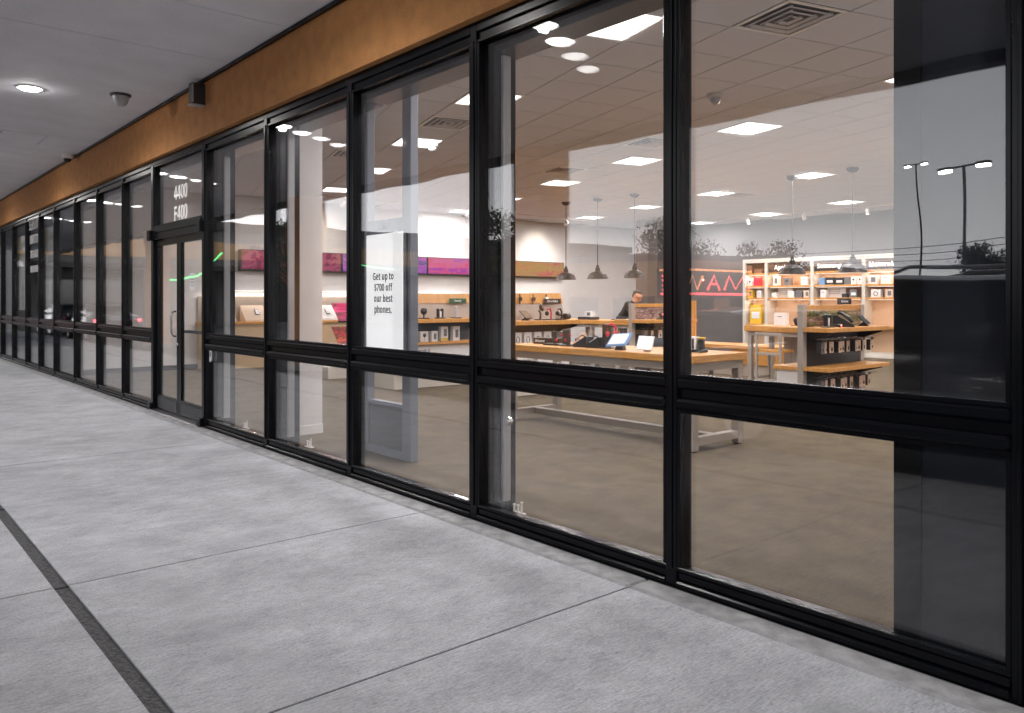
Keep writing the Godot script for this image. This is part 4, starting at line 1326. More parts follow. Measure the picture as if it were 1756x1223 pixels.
func art(key: String, w: int, h: int, seed_: int, palette: Array, shine := 0.0) -> StandardMaterial3D:
	if mats.has(key):
		return mats[key]
	var m := mk(key, 1, 1, 1, 0.35)
	var tex := art_texture(w, h, seed_, palette)
	m.albedo_texture = tex
	if shine > 0.0:
		m.albedo_color = Color(0.1, 0.1, 0.1)
		m.emission_enabled = true
		m.emission = Color.BLACK
		m.emission_texture = tex
		m.emission_energy_multiplier = shine
	return m

func sheet(parent: Node, called: String, m: Material, w: float, h: float, at: Vector3, turn := 0.0, tilt := 0.0, thick := 0.004) -> MeshInstance3D:
	# a printed board: real thickness, print mapped once over its face
	var key := "s%.3f,%.3f,%.4f" % [w, h, thick]
	if not meshes.has(key):
		var st := SurfaceTool.new()
		st.begin(Mesh.PRIMITIVE_TRIANGLES)
		var a := w * 0.5
		var b := h * 0.5
		var c := thick * 0.5
		var v := [Vector3(-a, -b, c), Vector3(a, -b, c), Vector3(a, b, c), Vector3(-a, b, c), Vector3(-a, -b, -c), Vector3(a, -b, -c), Vector3(a, b, -c), Vector3(-a, b, -c)]
		for f in [[3, 2, 1, 0, Vector3.BACK], [4, 5, 6, 7, Vector3.FORWARD], [0, 1, 5, 4, Vector3.DOWN], [7, 6, 2, 3, Vector3.UP], [4, 7, 3, 0, Vector3.LEFT], [1, 2, 6, 5, Vector3.RIGHT]]:
			for k in [0, 1, 2, 0, 2, 3]:
				var p: Vector3 = v[f[k]]
				st.set_normal(f[4])
				st.set_uv(Vector2(p.x / w + 0.5, 0.5 - p.y / h))
				st.add_vertex(p)
		meshes[key] = st.commit()
	return put(meshes[key], m, called, parent, at, Vector3(tilt, turn, 0))

func gondola_low(at: Vector3, length: float, label: String) -> Node3D:
	var t := thing("display_gondola", label, "display unit", at, 0.0, "shop display units")
	var l := length
	box(t, "plinth", Vector3(-0.62, 0.0, -l - 0.02), Vector3(0.0, 0.25, 0.02), "off_white", 0.004)
	box(t, "base_board", Vector3(-0.45, 0.2505, -l), Vector3(0.05, 0.315, 0), "wood_z", 0.004)
	box(t, "board_backing", Vector3(-0.2, 0.3155, -l + 0.01), Vector3(0.012, 0.699, -0.01), "off_white")
	box(t, "shelf", Vector3(-0.45, 0.6995, -l), Vector3(0.10, 0.745, 0), "wood_z", 0.004)
	box(t, "back_panel", Vector3(-0.22, 0.7455, -l + 0.01), Vector3(-0.18, 1.055, -0.01), "dark_plastic")
	box(t, "counter", Vector3(-0.5, 1.0555, -l - 0.03), Vector3(0.24, 1.12, 0.03), "wood_z", 0.004)
	for z in [-0.03, -l + 0.03]:
		put(prism(PackedVector2Array([Vector2(-0.179, 1.05), Vector2(0.20, 1.05), Vector2(0.20, 1.02), Vector2(-0.179, 0.93)]), 0.03), mats.black_plastic, "bracket", t, Vector3(0, 0, z))
	# riser with its tilted wood strip
	put(prism(PackedVector2Array([Vector2(-0.24, 1.1205), Vector2(-0.10, 1.1205), Vector2(-0.15, 1.37), Vector2(-0.24, 1.37)]), l), mats.beige_panel, "riser", t, Vector3(0, 0, -l * 0.5))
	put(prism(PackedVector2Array([Vector2(-0.26, 1.3705), Vector2(-0.14, 1.3705), Vector2(-0.20, 1.53), Vector2(-0.24, 1.53)]), l + 0.02), mats.wood_z, "wood_strip", t, Vector3(0, 0, -l * 0.5))
	return t

func print_board(at: Vector3, label: String, l: float) -> void:
	var t := thing("sign_board", label, "sign", at, PI / 2, "accessory sign boards")
	cbox(t, "panel", Vector3(0, 0.185, 0), Vector3(l, 0.37, 0.008), "poster_white", 0.001)
	var x := -l * 0.5 + 0.05
	var lines := ["Shop our world of", "accessories at vzw.com"]
	for i in 2:
		var o := lettering(t, "lettering", lines[i], 0.042, "ink", Vector3(0, 0.285 - i * 0.075, 0.0048), 0, 0, true)
		(o.mesh as TextMesh).horizontal_alignment = HORIZONTAL_ALIGNMENT_LEFT
		o.position.x = x
	var s := lettering(t, "small_print", "Free 2-day delivery or in-store pickup.", 0.019, "ink_grey", Vector3(x, 0.145, 0.0048))
	(s.mesh as TextMesh).horizontal_alignment = HORIZONTAL_ALIGNMENT_LEFT

func carton(at: Vector3, turn: float, s: Vector3, label: String, motif: int, m := "white_card", group := "") -> Node3D:
	var t := thing("product_carton", label, "carton", at, turn, group)
	cbox(t, "box", Vector3(0, s.y * 0.5, 0), s, m, 0.002)
	var f := s.z * 0.5
	match motif:
		0:   # lollipop speaker print
			put(lathe([Vector2(0, 0), Vector2(s.x * 0.2, 0)], 18), mats.ink, "printed_disc", t, Vector3(0, s.y * 0.62, f + 0.0008), Vector3(PI / 2, 0, 0))
			cbox(t, "printed_stem", Vector3(0, s.y * 0.3, f + 0.0008), Vector3(s.x * 0.03, s.y * 0.4, 0.001), "ink")
		1:   # ring print (bands)
			var pts := []
			for i in 17:
				pts.append(Vector3(cos(TAU * i / 16.0) * s.x * 0.2, s.y * 0.45 + sin(TAU * i / 16.0) * s.y * 0.25, f + 0.001))
			put(tube(pts, s.x * 0.035, 6), mats.ink, "printed_band", t)
		2:   # dark block
			cbox(t, "printed_block", Vector3(s.x * 0.08, s.y * 0.5, f + 0.0008), Vector3(s.x * 0.45, s.y * 0.55, 0.001), "ink_grey")
		3:   # yellow foot
			cbox(t, "printed_block", Vector3(s.x * 0.1, s.y * 0.58, f + 0.0008), Vector3(s.x * 0.45, s.y * 0.5, 0.001), "ink_grey")
			cbox(t, "yellow_band", Vector3(0, s.y * 0.12, f + 0.0008), Vector3(s.x * 0.98, s.y * 0.2, 0.001), "yellow_card")
		4:   # dark case shape
			cbox(t, "printed_case", Vector3(0, s.y * 0.45, f + 0.0008), Vector3(s.x * 0.7, s.y * 0.35, 0.001), "poster_white")
		_:
			cbox(t, "printed_mark", Vector3(0, s.y * 0.7, f + 0.0008), Vector3(s.x * 0.4, s.y * 0.06, 0.001), "ink_grey")
	return t

func build_gondolas() -> void:
	mk("beige_panel", 0.46, 0.38, 0.32, 0.6)
	# ---- unit behind the poster window
	var x1 := -10.8
	var z1 := -3.62
	gondola_low(Vector3(x1, 0, z1), 1.62, "wood and white display unit right of the white poster")
	print_board(Vector3(x1 + 0.0175, 0.3155, z1 - 0.86), "white accessory sign board under the unit beside the poster", 1.5)
	for i in 5:
		var s: Vector3 = [Vector3(0.17, 0.17, 0.08), Vector3(0.16, 0.17, 0.08), Vector3(0.12, 0.17, 0.08), Vector3(0.14, 0.24, 0.08), Vector3(0.14, 0.24, 0.08)][i]
		carton(Vector3(x1 + 0.02, 0.745, z1 - 0.30 - [0.0, 0.22, 0.42, 0.62, 0.86][i]), PI / 2, s, "white product carton, %s from the poster on the open shelf of the first unit" % ["first", "second", "third", "fourth", "fifth"][i], [0, 0, 2, 3, 2][i])
	tilted_phone(Vector3(x1 - 0.105, 1.385, z1 - 0.40), "light_phone", "green-lit phone leaning on the wood strip right of the poster")
	sign_tab(Vector3(x1 - 0.09, 1.37, z1 - 1.30), "Family", "green_print", "small dark green sign tab on the first display unit")
	gadget_on_stand(Vector3(x1 + 0.07, 1.12, z1 - 0.50), 0, "round black speaker on a stem beside the poster, on the first unit")
	gadget_on_stand(Vector3(x1 + 0.07, 1.12, z1 - 0.82), 1, "pair of black upright speakers on the first unit")
	gadget_on_stand(Vector3(x1 + 0.07, 1.12, z1 - 1.15), 2, "grey figure-shaped gadget under the green sign tab")
	gadget_on_stand(Vector3(x1 + 0.07, 1.12, z1 - 0.22), 3, "black gadget with red dot nearest the poster on the first unit")
	# ---- unit seen behind the long table
	var x2 := -8.9
	var z2 := -4.15
	gondola_low(Vector3(x2, 0, z2), 1.45, "wood and white display unit behind the long display table")
	print_board(Vector3(x2 + 0.0175, 0.3155, z2 - 0.75), "white accessory sign board seen under the long display table", 1.36)
	for i in 5:
		carton(Vector3(x2 + 0.03, 0.745, z2 - 0.14 - i * 0.2), PI / 2, Vector3(0.15, 0.2, 0.07), "white fitness band carton, %s on the shelf behind the display table" % ["first", "second", "third", "fourth", "fifth"][i], 1)
	carton(Vector3(x2 + 0.03, 0.745, z2 - 1.18), PI / 2, Vector3(0.14, 0.19, 0.07), "dark carton at the end of the fitness band row", 5, "ink_grey")
	tilted_phone(Vector3(x2 - 0.105, 1.385, z2 - 0.30), "light_phone", "blue-lit phone on the wood strip of the second unit")
	for i in 3:
		wrist_watch(Vector3(x2 - 0.125, 1.44, z2 - 0.55 - i * 0.27), "%s watch mounted on the wood strip behind the display table" % ["first", "second", "third"][i], i)
	sign_tab(Vector3(x2 - 0.09, 1.365, z2 - 1.18), "Wearables", "sign_brown", "small brown sign tab with white lettering on the second unit")
	tablet_easel(Vector3(x2 + 0.06, 1.12, z2 - 0.50), PI / 2 + 0.4, "tan tablet leaning on an easel on the second unit", mk("bronze_screen", 0.25, 0.19, 0.13, 0.3))
	gadget_on_stand(Vector3(x2 + 0.07, 1.12, z2 - 0.78), 4, "black headset on a stand with round top on the second unit")
	gadget_on_stand(Vector3(x2 + 0.07, 1.12, z2 - 0.98), 5, "black and red headset on a stand on the second unit")
	gadget_on_stand(Vector3(x2 + 0.07, 1.12, z2 - 1.20), 6, "black hooked headset stand near the end of the second unit")
	var vr := thing("vr_headset", "black goggles headset lying at the end of the second unit", "headset", Vector3(x2 + 0.04, 1.12, z2 - 1.36), 0.4)
	cbox(vr, "visor", Vector3(0, 0.05, 0), Vector3(0.10, 0.09, 0.17), "black_plastic", 0.025)
	put(tube([Vector3(0, 0.05, -0.08), Vector3(-0.10, 0.07, -0.07), Vector3(-0.13, 0.075, 0), Vector3(-0.10, 0.07, 0.07), Vector3(0, 0.05, 0.08)], 0.012, 6), mats.dark_plastic, "strap", vr)
	# ---- peg gondola at the near right and its twin behind the table
	peg_gondola(Vector3(-5.1, 0, -5.9), 1.5, "near", "peg display unit with hanging accessory packs, nearest the dark wall")
	peg_gondola(Vector3(-9.05, 0, -7.3), 1.3, "far", "peg display unit with picture panel in front of the bending person")
	# fixture with red slanted posters, seen left of the poster window
	var f := thing("poster_stand", "black stand with two slanted red and orange posters beside the grey column", "display stand", Vector3(-13.0, 0, -3.95))
	box(f, "plinth", Vector3(-0.55, 0, -0.75), Vector3(0.0, 0.22, 0.35), "off_white", 0.004)
	box(f, "wood_side", Vector3(0.0005, 0, -0.75), Vector3(0.02, 0.22, -0.15), "wood_z", 0.003)
	box(f, "post", Vector3(-0.3, 0.2205, -0.32), Vector3(-0.2, 1.45, -0.22), "black_plastic", 0.004)
	var pm := art("red_poster", 128, 96, 301, [lin(0.05, 0.02, 0.03), lin(0.55, 0.02, 0.10), lin(0.75, 0.10, 0.25), lin(0.08, 0.04, 0.05), lin(0.7, 0.05, 0.08)])
	var pm2 := art("orange_poster", 128, 96, 307, [lin(0.06, 0.03, 0.03), lin(0.75, 0.18, 0.02), lin(0.7, 0.06, 0.10), lin(0.10, 0.05, 0.06), lin(0.8, 0.35, 0.04)])
	for i in 2:
		var g := Node3D.new()
		g.name = "poster_shelf"
		f.add_child(g, true)
		g.position = Vector3(0.02, 1.21 - i * 0.43, -0.25)
		g.rotation.y = PI / 2
		sheet(g, "poster", pm if i == 0 else pm2, 0.95, 0.42, Vector3(0, 0, 0), 0, -0.75, 0.008)
		cbox(g, "ledge", Vector3(0, -0.17, 0.15), Vector3(0.97, 0.03, 0.05), "black_plastic", 0.003)
		cbox(g, "arm", Vector3(0, -0.05, -0.12), Vector3(0.06, 0.05, 0.20), "black_plastic", 0.003)

func tilted_phone(at: Vector3, _k: String, label: String) -> void:
	var t := thing("display_phone", label, "phone", at, PI / 2)
	var b := cbox(t, "body", Vector3(0, 0.075, 0), Vector3(0.075, 0.15, 0.009), "black_plastic", 0.003, Vector3(-0.36, 0, 0))
	sheet(b, "screen", art("phone_screen", 48, 96, 311, [lin(0.05, 0.2, 0.18), lin(0.1, 0.45, 0.3), lin(0.3, 0.6, 0.5), lin(0.1, 0.25, 0.5)], 0.7), 0.066, 0.14, Vector3(0, 0, 0.0055), 0, 0, 0.001)

func sign_tab(at: Vector3, words: String, m: String, label: String) -> void:
	var t := thing("sign_tab", label, "sign", at, PI / 2)
	cbox(t, "plate", Vector3(0, 0.04, 0), Vector3(0.36, 0.08, 0.012), m, 0.002)
	cbox(t, "foot", Vector3(0, 0.01, -0.02), Vector3(0.2, 0.02, 0.03), m)
	lettering(t, "lettering", words, 0.032, "poster_white", Vector3(0, 0.04, 0.0068), 0, 0, true)

func wrist_watch(at: Vector3, label: String, i: int) -> void:
	var t := thing("mounted_watch", label, "watch", at, PI / 2, "mounted watches")
	put(lathe([Vector2(0, 0.02), Vector2(0.028, 0.02), Vector2(0.032, 0.015), Vector2(0.032, 0.0)], 18), mats.dark_plastic if i != 2 else mats.white_paint, "case", t, Vector3(0, 0, 0), Vector3(PI / 2, 0, 0))
	put(lathe([Vector2(0, 0.0205), Vector2(0.022, 0.0205)], 18), mats.ink if i != 2 else mats.tablet_screen, "dial", t, Vector3.ZERO, Vector3(PI / 2, 0, 0))
	cbox(t, "strap", Vector3(0, 0, -0.008), Vector3(0.026, 0.15, 0.012), "black_plastic" if i != 1 else "brown_card", 0.004)
	cbox(t, "mount", Vector3(0, 0, -0.028), Vector3(0.03, 0.03, 0.028), "brushed_metal")

func tablet_easel(at: Vector3, turn: float, label: String, m: Material) -> void:
	var t := thing("easel_tablet", label, "tablet", at, turn)
	var b := cbox(t, "tablet", Vector3(0, 0.085, 0), Vector3(0.22, 0.16, 0.01), "black_plastic", 0.003, Vector3(-0.8, 0, 0))
	cbox(b, "screen", Vector3(0, 0, 0.0055), Vector3(0.2, 0.14, 0.0015), m)
	put(prism(PackedVector2Array([Vector2(-0.07, 0), Vector2(0.06, 0), Vector2(-0.03, 0.07)]), 0.05), mats.black_plastic, "easel", t, Vector3(0, 0, -0.01), Vector3(0, PI / 2, 0))

func gadget_on_stand(at: Vector3, kind: int, label: String) -> void:
	var t := thing("display_gadget", label, "gadget", at, PI / 2)
	cbox(t, "base", Vector3(0, 0.008, 0), Vector3(0.15, 0.016, 0.11), "black_plastic", 0.004)
	match kind:
		0:
			put(lathe([Vector2(0.012, 0.016), Vector2(0.009, 0.06), Vector2(0.045, 0.085), Vector2(0.058, 0.125), Vector2(0.045, 0.165), Vector2(0, 0.178)], 20), mats.dark_plastic, "globe", t)
		1:
			for x in [-0.04, 0.04]:
				cbox(t, "speaker", Vector3(x, 0.09, 0), Vector3(0.045, 0.145, 0.05), "black_plastic", 0.01)
			cbox(t, "card", Vector3(0, 0.07, 0.02), Vector3(0.03, 0.1, 0.006), "poster_white")
		2:
			put(lathe([Vector2(0.035, 0.016), Vector2(0.028, 0.08), Vector2(0.03, 0.12), Vector2(0.022, 0.16), Vector2(0.028, 0.185), Vector2(0, 0.21)], 18), mats.camera_grey, "figure", t)
			cbox(t, "arms", Vector3(0, 0.12, 0), Vector3(0.1, 0.02, 0.025), "camera_grey", 0.008)
		3:
			cbox(t, "body", Vector3(0, 0.075, 0), Vector3(0.1, 0.115, 0.05), "black_plastic", 0.02, Vector3(-0.2, 0, 0.3))
			put(lathe([Vector2(0, 0.01), Vector2(0.014, 0.006), Vector2(0.016, 0)], 12), mats.red_indicator_light, "red_light", t, Vector3(0, 0.09, 0.03), Vector3(PI / 2, 0, 0))
		4:
			put(tube([Vector3(0, 0.016, 0), Vector3(0, 0.1, 0.01), Vector3(-0.03, 0.15, 0)], 0.014, 8), mats.dark_plastic, "stem", t)
			put(lathe([Vector2(0, 0.025), Vector2(0.045, 0.02), Vector2(0.058, 0), Vector2(0.045, -0.02), Vector2(0, -0.025)], 20), mats.black_plastic, "pad", t, Vector3(0.02, 0.19, 0.01), Vector3(1.3, 0.3, 0))
			put(lathe([Vector2(0, 0.028), Vector2(0.03, 0.027)], 16), mats.brown_card, "pad_face", t, Vector3(0.02, 0.19, 0.012), Vector3(1.3, 0.3, 0))
		5, 6:
			put(tube([Vector3(0.02, 0.016, 0), Vector3(0.025, 0.12, 0), Vector3(0.0, 0.17, 0), Vector3(-0.05, 0.165, 0), Vector3(-0.06, 0.12, 0)], 0.013, 8), mats.black_plastic if kind == 6 else mats.red_plastic, "band", t)
			put(lathe([Vector2(0, 0.02), Vector2(0.03, 0.018), Vector2(0.036, 0), Vector2(0.03, -0.018), Vector2(0, -0.02)], 16), mats.black_plastic, "pad", t, Vector3(-0.06, 0.10, 0), Vector3(0, 0, PI / 2))

func peg_gondola(at: Vector3, l: float, which: String, label: String) -> void:
	var t := thing("peg_gondola", label, "display unit", at, 0.0, "shop display units")
	for z in [0.0, -l]:
		box(t, "post", Vector3(-0.07, 0.0, z - 0.05), Vector3(0.0, 1.365, z + 0.05), "grey_steel", 0.004)
	box(t, "cross_bar", Vector3(-0.065, 1.30, -l + 0.0505), Vector3(-0.005, 1.36, -0.0505), "wood_z", 0.003)
	box(t, "panel", Vector3(-0.05, 0.2, -l + 0.0505), Vector3(-0.02, 1.03, -0.0505), "peg_board")
	box(t, "base", Vector3(-0.45, 0.0, -l - 0.05), Vector3(0.36, 0.19, -0.0515), "wood_z", 0.004)
	box(t, "middle_shelf", Vector3(0.0005, 0.555, -l - 0.04), Vector3(0.34, 0.605, 0.04), "wood_z", 0.004)
	box(t, "top_shelf", Vector3(0.0005, 1.0305, -l - 0.04), Vector3(0.34, 1.085, 0.04), "wood_z", 0.004)
	box(t, "top_shelf", Vector3(-0.41, 1.0305, -l - 0.04), Vector3(-0.0705, 1.085, 0.04), "wood_z", 0.004)
	for z in [-0.1, -l + 0.1]:
		put(prism(PackedVector2Array([Vector2(-0.0195, 1.03), Vector2(0.30, 1.03), Vector2(0.30, 1.01), Vector2(-0.0195, 0.90)]), 0.02), mats.black_plastic, "bracket", t, Vector3(0, 0, z))
		put(prism(PackedVector2Array([Vector2(-0.0195, 0.5545), Vector2(0.30, 0.5545), Vector2(0.30, 0.54), Vector2(-0.0195, 0.45)]), 0.02), mats.black_plastic, "bracket", t, Vector3(0, 0, z))
	if which == "near":
		box(t, "end_cabinet", Vector3(-0.37, 0.0, -0.5), Vector3(-0.0705, 0.5545, 0.02), "white_paint", 0.004)
		box(t, "end_cabinet_top", Vector3(-0.40, 0.555, -0.52), Vector3(-0.0705, 0.605, 0.05), "wood_z", 0.004)
	# picture panel over the top shelf
	var pal := [lin(0.03, 0.02, 0.015), lin(0.18, 0.12, 0.03), lin(0.07, 0.11, 0.03), lin(0.45, 0.33, 0.12), lin(0.10, 0.03, 0.04), lin(0.5, 0.38, 0.25)] if which == "near" else [lin(0.05, 0.03, 0.03), lin(0.22, 0.15, 0.13), lin(0.42, 0.28, 0.25), lin(0.12, 0.06, 0.06), lin(0.5, 0.4, 0.36)]
	sheet(t, "picture", art("picture_" + which, 192, 64, 331 if which == "near" else 337, pal), l - 0.1, 0.2, Vector3(-0.014, 1.19, -l * 0.5), PI / 2, 0, 0.012)
	box(t, "picture_frame", Vector3(-0.02, 1.0855, -0.0505), Vector3(0.0, 1.30, -0.0385), "wood_z")
	# hooks with hanging packs
	var rows := [[0.99, 10 if which == "near" else 6], [0.47, 9 if which == "near" else 6]]
	for r in 2:
		for i in rows[r][1]:
			var z: float = -0.13 - i * (l - 0.22) / (rows[r][1] - 1)
			var y: float = rows[r][0] - (0.055 if r == 0 else 0.0)
			put(tube([Vector3(-0.02, y, z), Vector3(0.22, y, z), Vector3(0.225, y + 0.02, z)], 0.0035, 5), mats.brushed_metal, "hook", t)
			hang_pack(at + Vector3(0.13 if i % 3 else 0.17, y - 0.003, z), i, "%s accessory pack from the post, %s hooks, %s" % [["first", "second", "third", "fourth", "fifth", "sixth", "seventh", "eighth", "ninth", "tenth"][i], ["upper", "lower"][r], "near peg unit" if which == "near" else "peg unit before the person"])
	if which == "near":
		desk_phone(at + Vector3(0.17, 1.085, -0.62))
		tablet_easel(at + Vector3(0.18, 1.085, -1.15), PI / 2 + 0.2, "dark grey tablet on an easel right of the desk phone", mk("tablet_dark", 0.04, 0.05, 0.06, 0.2))
		gadget_on_stand(at + Vector3(0.16, 1.085, -0.25), 1, "dark folded device standing left of the desk phone")
		sign_tab(at + Vector3(-0.03, 1.366, -1.05), "Business", "sign_brown", "small brown sign tab on top of the near peg unit")
		var rl := thing("status_light", "small glowing red button light beside the desk phone", "indicator light", at + Vector3(0.24, 1.085, -0.40))
		cbox(rl, "puck", Vector3(0, 0.02, 0), Vector3(0.04, 0.04, 0.04), "black_plastic", 0.006)
		put(lathe([Vector2(0, 0.008), Vector2(0.012, 0.005), Vector2(0.014, 0)], 12), mats.red_indicator_light, "red_light", rl, Vector3(0.021, 0.024, 0), Vector3(0, 0, -PI / 2))
	else:
		gadget_on_stand(at + Vector3(0.16, 1.085, -0.55), 3, "black gadget with red dot on the peg unit before the person")
		gadget_on_stand(at + Vector3(0.16, 1.085, -0.85), 2, "grey figure-shaped gadget on the peg unit before the person")

func hang_pack(at: Vector3, i: int, label: String) -> void:
	var t := thing("hanging_accessory_pack", label, "accessory pack", at, PI / 2 + [0.0, 0.12, -0.1, 0.05, -0.15][i % 5], "hanging accessory packs")
	var w: float = [0.085, 0.075, 0.095, 0.085, 0.07][i % 5]
	cbox(t, "hang_tab", Vector3(0, -0.012, 0), Vector3(w * 0.8, 0.035, 0.004), "black_plastic")
	cbox(t, "blister", Vector3(0, -0.10, -0.035), Vector3(w, 0.14, 0.06), "dark_plastic", 0.004)
	cbox(t, "front_card", Vector3(0.0, -0.10, -0.0035), Vector3(w * 0.92, 0.135, 0.003), "cream_card" if i != 0 else "ink_grey")
	cbox(t, "printed_item", Vector3(0.008, -0.125, -0.0015), Vector3(w * 0.38, 0.03 + 0.01 * (i % 3), 0.0012), "ink")
	cbox(t, "printed_line", Vector3(-0.01, -0.085, -0.0015), Vector3(w * 0.5, 0.006, 0.0012), "ink_grey")
	cbox(t, "printed_mark", Vector3(-0.015, -0.052, -0.0015), Vector3(w * 0.3, 0.008, 0.0012), "red_plastic")

func desk_phone(at: Vector3) -> void:
	var t := thing("desk_phone", "black and silver office phone with handset on the near peg unit", "phone", at, PI / 2 + 0.5)
	put(prism(PackedVector2Array([Vector2(-0.12, 0), Vector2(0.13, 0), Vector2(0.13, 0.02), Vector2(-0.08, 0.15), Vector2(-0.12, 0.14)]), 0.22), mats.black_plastic, "wedge", t, Vector3.ZERO, Vector3(0, -PI / 2, 0))
	var fp := cbox(t, "face_plate", Vector3(0.03, 0.095, 0.025), Vector3(0.13, 0.006, 0.20), "brushed_metal", 0.002, Vector3(0.555, 0, 0))
	for r in 4:
		for c in 3:
			cbox(fp, "key", Vector3(-0.035 + c * 0.03, 0.0045, 0.0 + r * 0.022), Vector3(0.02, 0.004, 0.012), "dark_plastic")
	cbox(fp, "display", Vector3(0, 0.004, -0.06), Vector3(0.1, 0.004, 0.045), "ink_grey")
	put(tube([Vector3(-0.085, 0.165, -0.07), Vector3(-0.085, 0.18, -0.03), Vector3(-0.085, 0.12, 0.06), Vector3(-0.085, 0.06, 0.11)], 0.022, 8), mats.black_plastic, "handset", t)

# ------------------------------------------------------------------ shelving on the back wall
func build_back_shelves() -> void:
	var zf := -16.38
	var sx := [-12.83, -12.14, -10.79, -9.42, -8.05]
	var names := ["narrow white shelf bay at the far end of the back wall", "wide white shelf bay under the first lit brand sign", "wide white shelf bay under the second lit brand sign", "wide white shelf bay partly hidden by the dark wall"]
	var signs := ["", "Apple", "Samsung", "Motorola"]
	var panel := art("header_art", 128, 48, 351, [lin(0.02, 0.012, 0.01), lin(0.05, 0.03, 0.02), lin(0.25, 0.14, 0.07), lin(0.03, 0.02, 0.015)])
	for i in 4:
		var a: float = sx[i]
		var b: float = sx[i + 1]
		var t := thing("wall_shelf_unit", names[i], "shelf unit", Vector3(0, 0, 0), 0.0, "back wall shelf bays")
		box(t, "upright", Vector3(a - 0.045, 0, BACK_Z + 0.016), Vector3(a + 0.045, 2.56, zf), "off_white", 0.004)
		box(t, "crown", Vector3(a + 0.0455, 2.45, BACK_Z + 0.016), Vector3(b - 0.0455, 2.56, zf), "off_white", 0.004)
		box(t, "back_panel", Vector3(a + 0.0455, 0.12, BACK_Z + 0.016), Vector3(b - 0.0455, 2.4495, BACK_Z + 0.03), "back_peach")
		for y in [0.72, 1.44, 1.77, 2.12]:
			box(t, "shelf", Vector3(a + 0.0455, y, BACK_Z + 0.0305), Vector3(b - 0.0455, y + 0.05, zf - 0.01), "wood_x", 0.003)
		box(t, "plinth", Vector3(a + 0.0455, 0, BACK_Z + 0.0305), Vector3(b - 0.0455, 0.1195, zf - 0.02), "off_white")
		# strip light under the upper shelves
		for y in [1.762, 2.112]:
			cbox(t, "strip_light", Vector3((a + b) * 0.5, y, zf - 0.06), Vector3(b - a - 0.2, 0.012, 0.03), "shelf_sign_light")
		var al := AreaLight3D.new()
		al.name = "light"
		al.area_size = Vector2(b - a - 0.2, 0.05)
		al.light_energy = 0.55
		al.light_color = Color(1.0, 0.9, 0.8)
		al.shadow_enabled = true
		al.position = Vector3((a + b) * 0.5, 2.10, zf - 0.06)
		al.rotation = Vector3(-PI / 2 + 0.5, 0, 0)
		t.add_child(al)
		var al2: AreaLight3D = al.duplicate()
		al2.name = "light_lower"
		al2.position.y = 1.43
		al2.light_energy = 0.5
		t.add_child(al2)
		cbox(t, "strip_light", Vector3((a + b) * 0.5, 1.433, zf - 0.06), Vector3(b - a - 0.2, 0.01, 0.03), "shelf_sign_light")
		if i > 0:
			var hs := Node3D.new()
			hs.name = "header_sign"
			t.add_child(hs)
			hs.position = Vector3((a + b) * 0.5, 2.31, zf - 0.03)
			sheet(hs, "sign_panel", panel, b - a - 0.13, 0.27, Vector3.ZERO, 0, 0, 0.02)
			lettering(hs, "lit_lettering", signs[i], 0.11, "shelf_sign_light", Vector3(-0.22, -0.0, 0.012), 0, 0, true)
	var last := thing("shelf_end", "white end upright closing the back wall shelves", "upright", Vector3(-8.05, 0, 0))
	box(last, "upright", Vector3(-0.045, 0, BACK_Z + 0.016), Vector3(0.045, 2.56, zf), "off_white", 0.004)
	box(last, "foot_cover", Vector3(-0.05, 0, zf + 0.0005), Vector3(0.05, 0.1, zf + 0.008), "white_paint")
	# goods
	var seen_count := {}
	var goods := [
		[-12.721, 2.17, 0.218, 0.22, "brown_card", 5], [-12.431, 2.17, 0.232, 0.11, "brown_card", 5],
		[-12.685, 1.82, 0.145, 0.2, "white_card", 0], [-12.467, 1.82, 0.182, 0.24, "red_plastic", 5],
		[-12.685, 1.49, 0.160, 0.22, "yellow_card", 2], [-12.394, 1.49, 0.145, 0.2, "white_card", 1],
		[-12.503, 0.77, 0.363, 0.52, "yellow_card", 4],
		[-11.887, 1.82, 0.169, 0.26, "white_card", 2], [-11.549, 1.82, 0.203, 0.2, "ink_grey", 0], [-11.043, 1.82, 0.186, 0.22, "white_card", 5],
		[-11.929, 1.49, 0.152, 0.14, "white_card", 5], [-11.423, 1.49, 0.169, 0.18, "white_card", 5], [-11.187, 1.49, 0.169, 0.19, "ink_grey", 1], [-10.976, 1.49, 0.169, 0.19, "cream_card", 2],
		[-10.548, 1.82, 0.161, 0.18, "blue_plastic", 5], [-10.331, 1.82, 0.226, 0.19, "ink", 4], [-10.073, 1.82, 0.226, 0.18, "ink", 4], [-9.863, 1.82, 0.161, 0.19, "ink_grey", 2], [-9.702, 1.82, 0.129, 0.2, "white_card", 0], [-9.541, 1.82, 0.113, 0.2, "white_card", 0],
		[-10.508, 1.49, 0.161, 0.2, "white_card", 5], [-9.944, 1.49, 0.129, 0.1, "ink", 5], [-9.702, 1.49, 0.177, 0.2, "ink_grey", 4],
		[-9.219, 1.82, 0.242, 0.22, "white_card", 2], [-8.896, 1.82, 0.242, 0.22, "white_card", 5], [-9.138, 1.49, 0.242, 0.2, "white_card", 1], [-8.816, 1.49, 0.193, 0.2, "cream_card", 2],
		[-11.676, 0.77, 0.253, 0.28, "white_card", 5],
	]
	var colours := {"brown_card": "brown", "white_card": "white", "red_plastic": "red", "yellow_card": "yellow", "ink_grey": "dark grey", "cream_card": "cream", "blue_plastic": "blue", "ink": "black"}
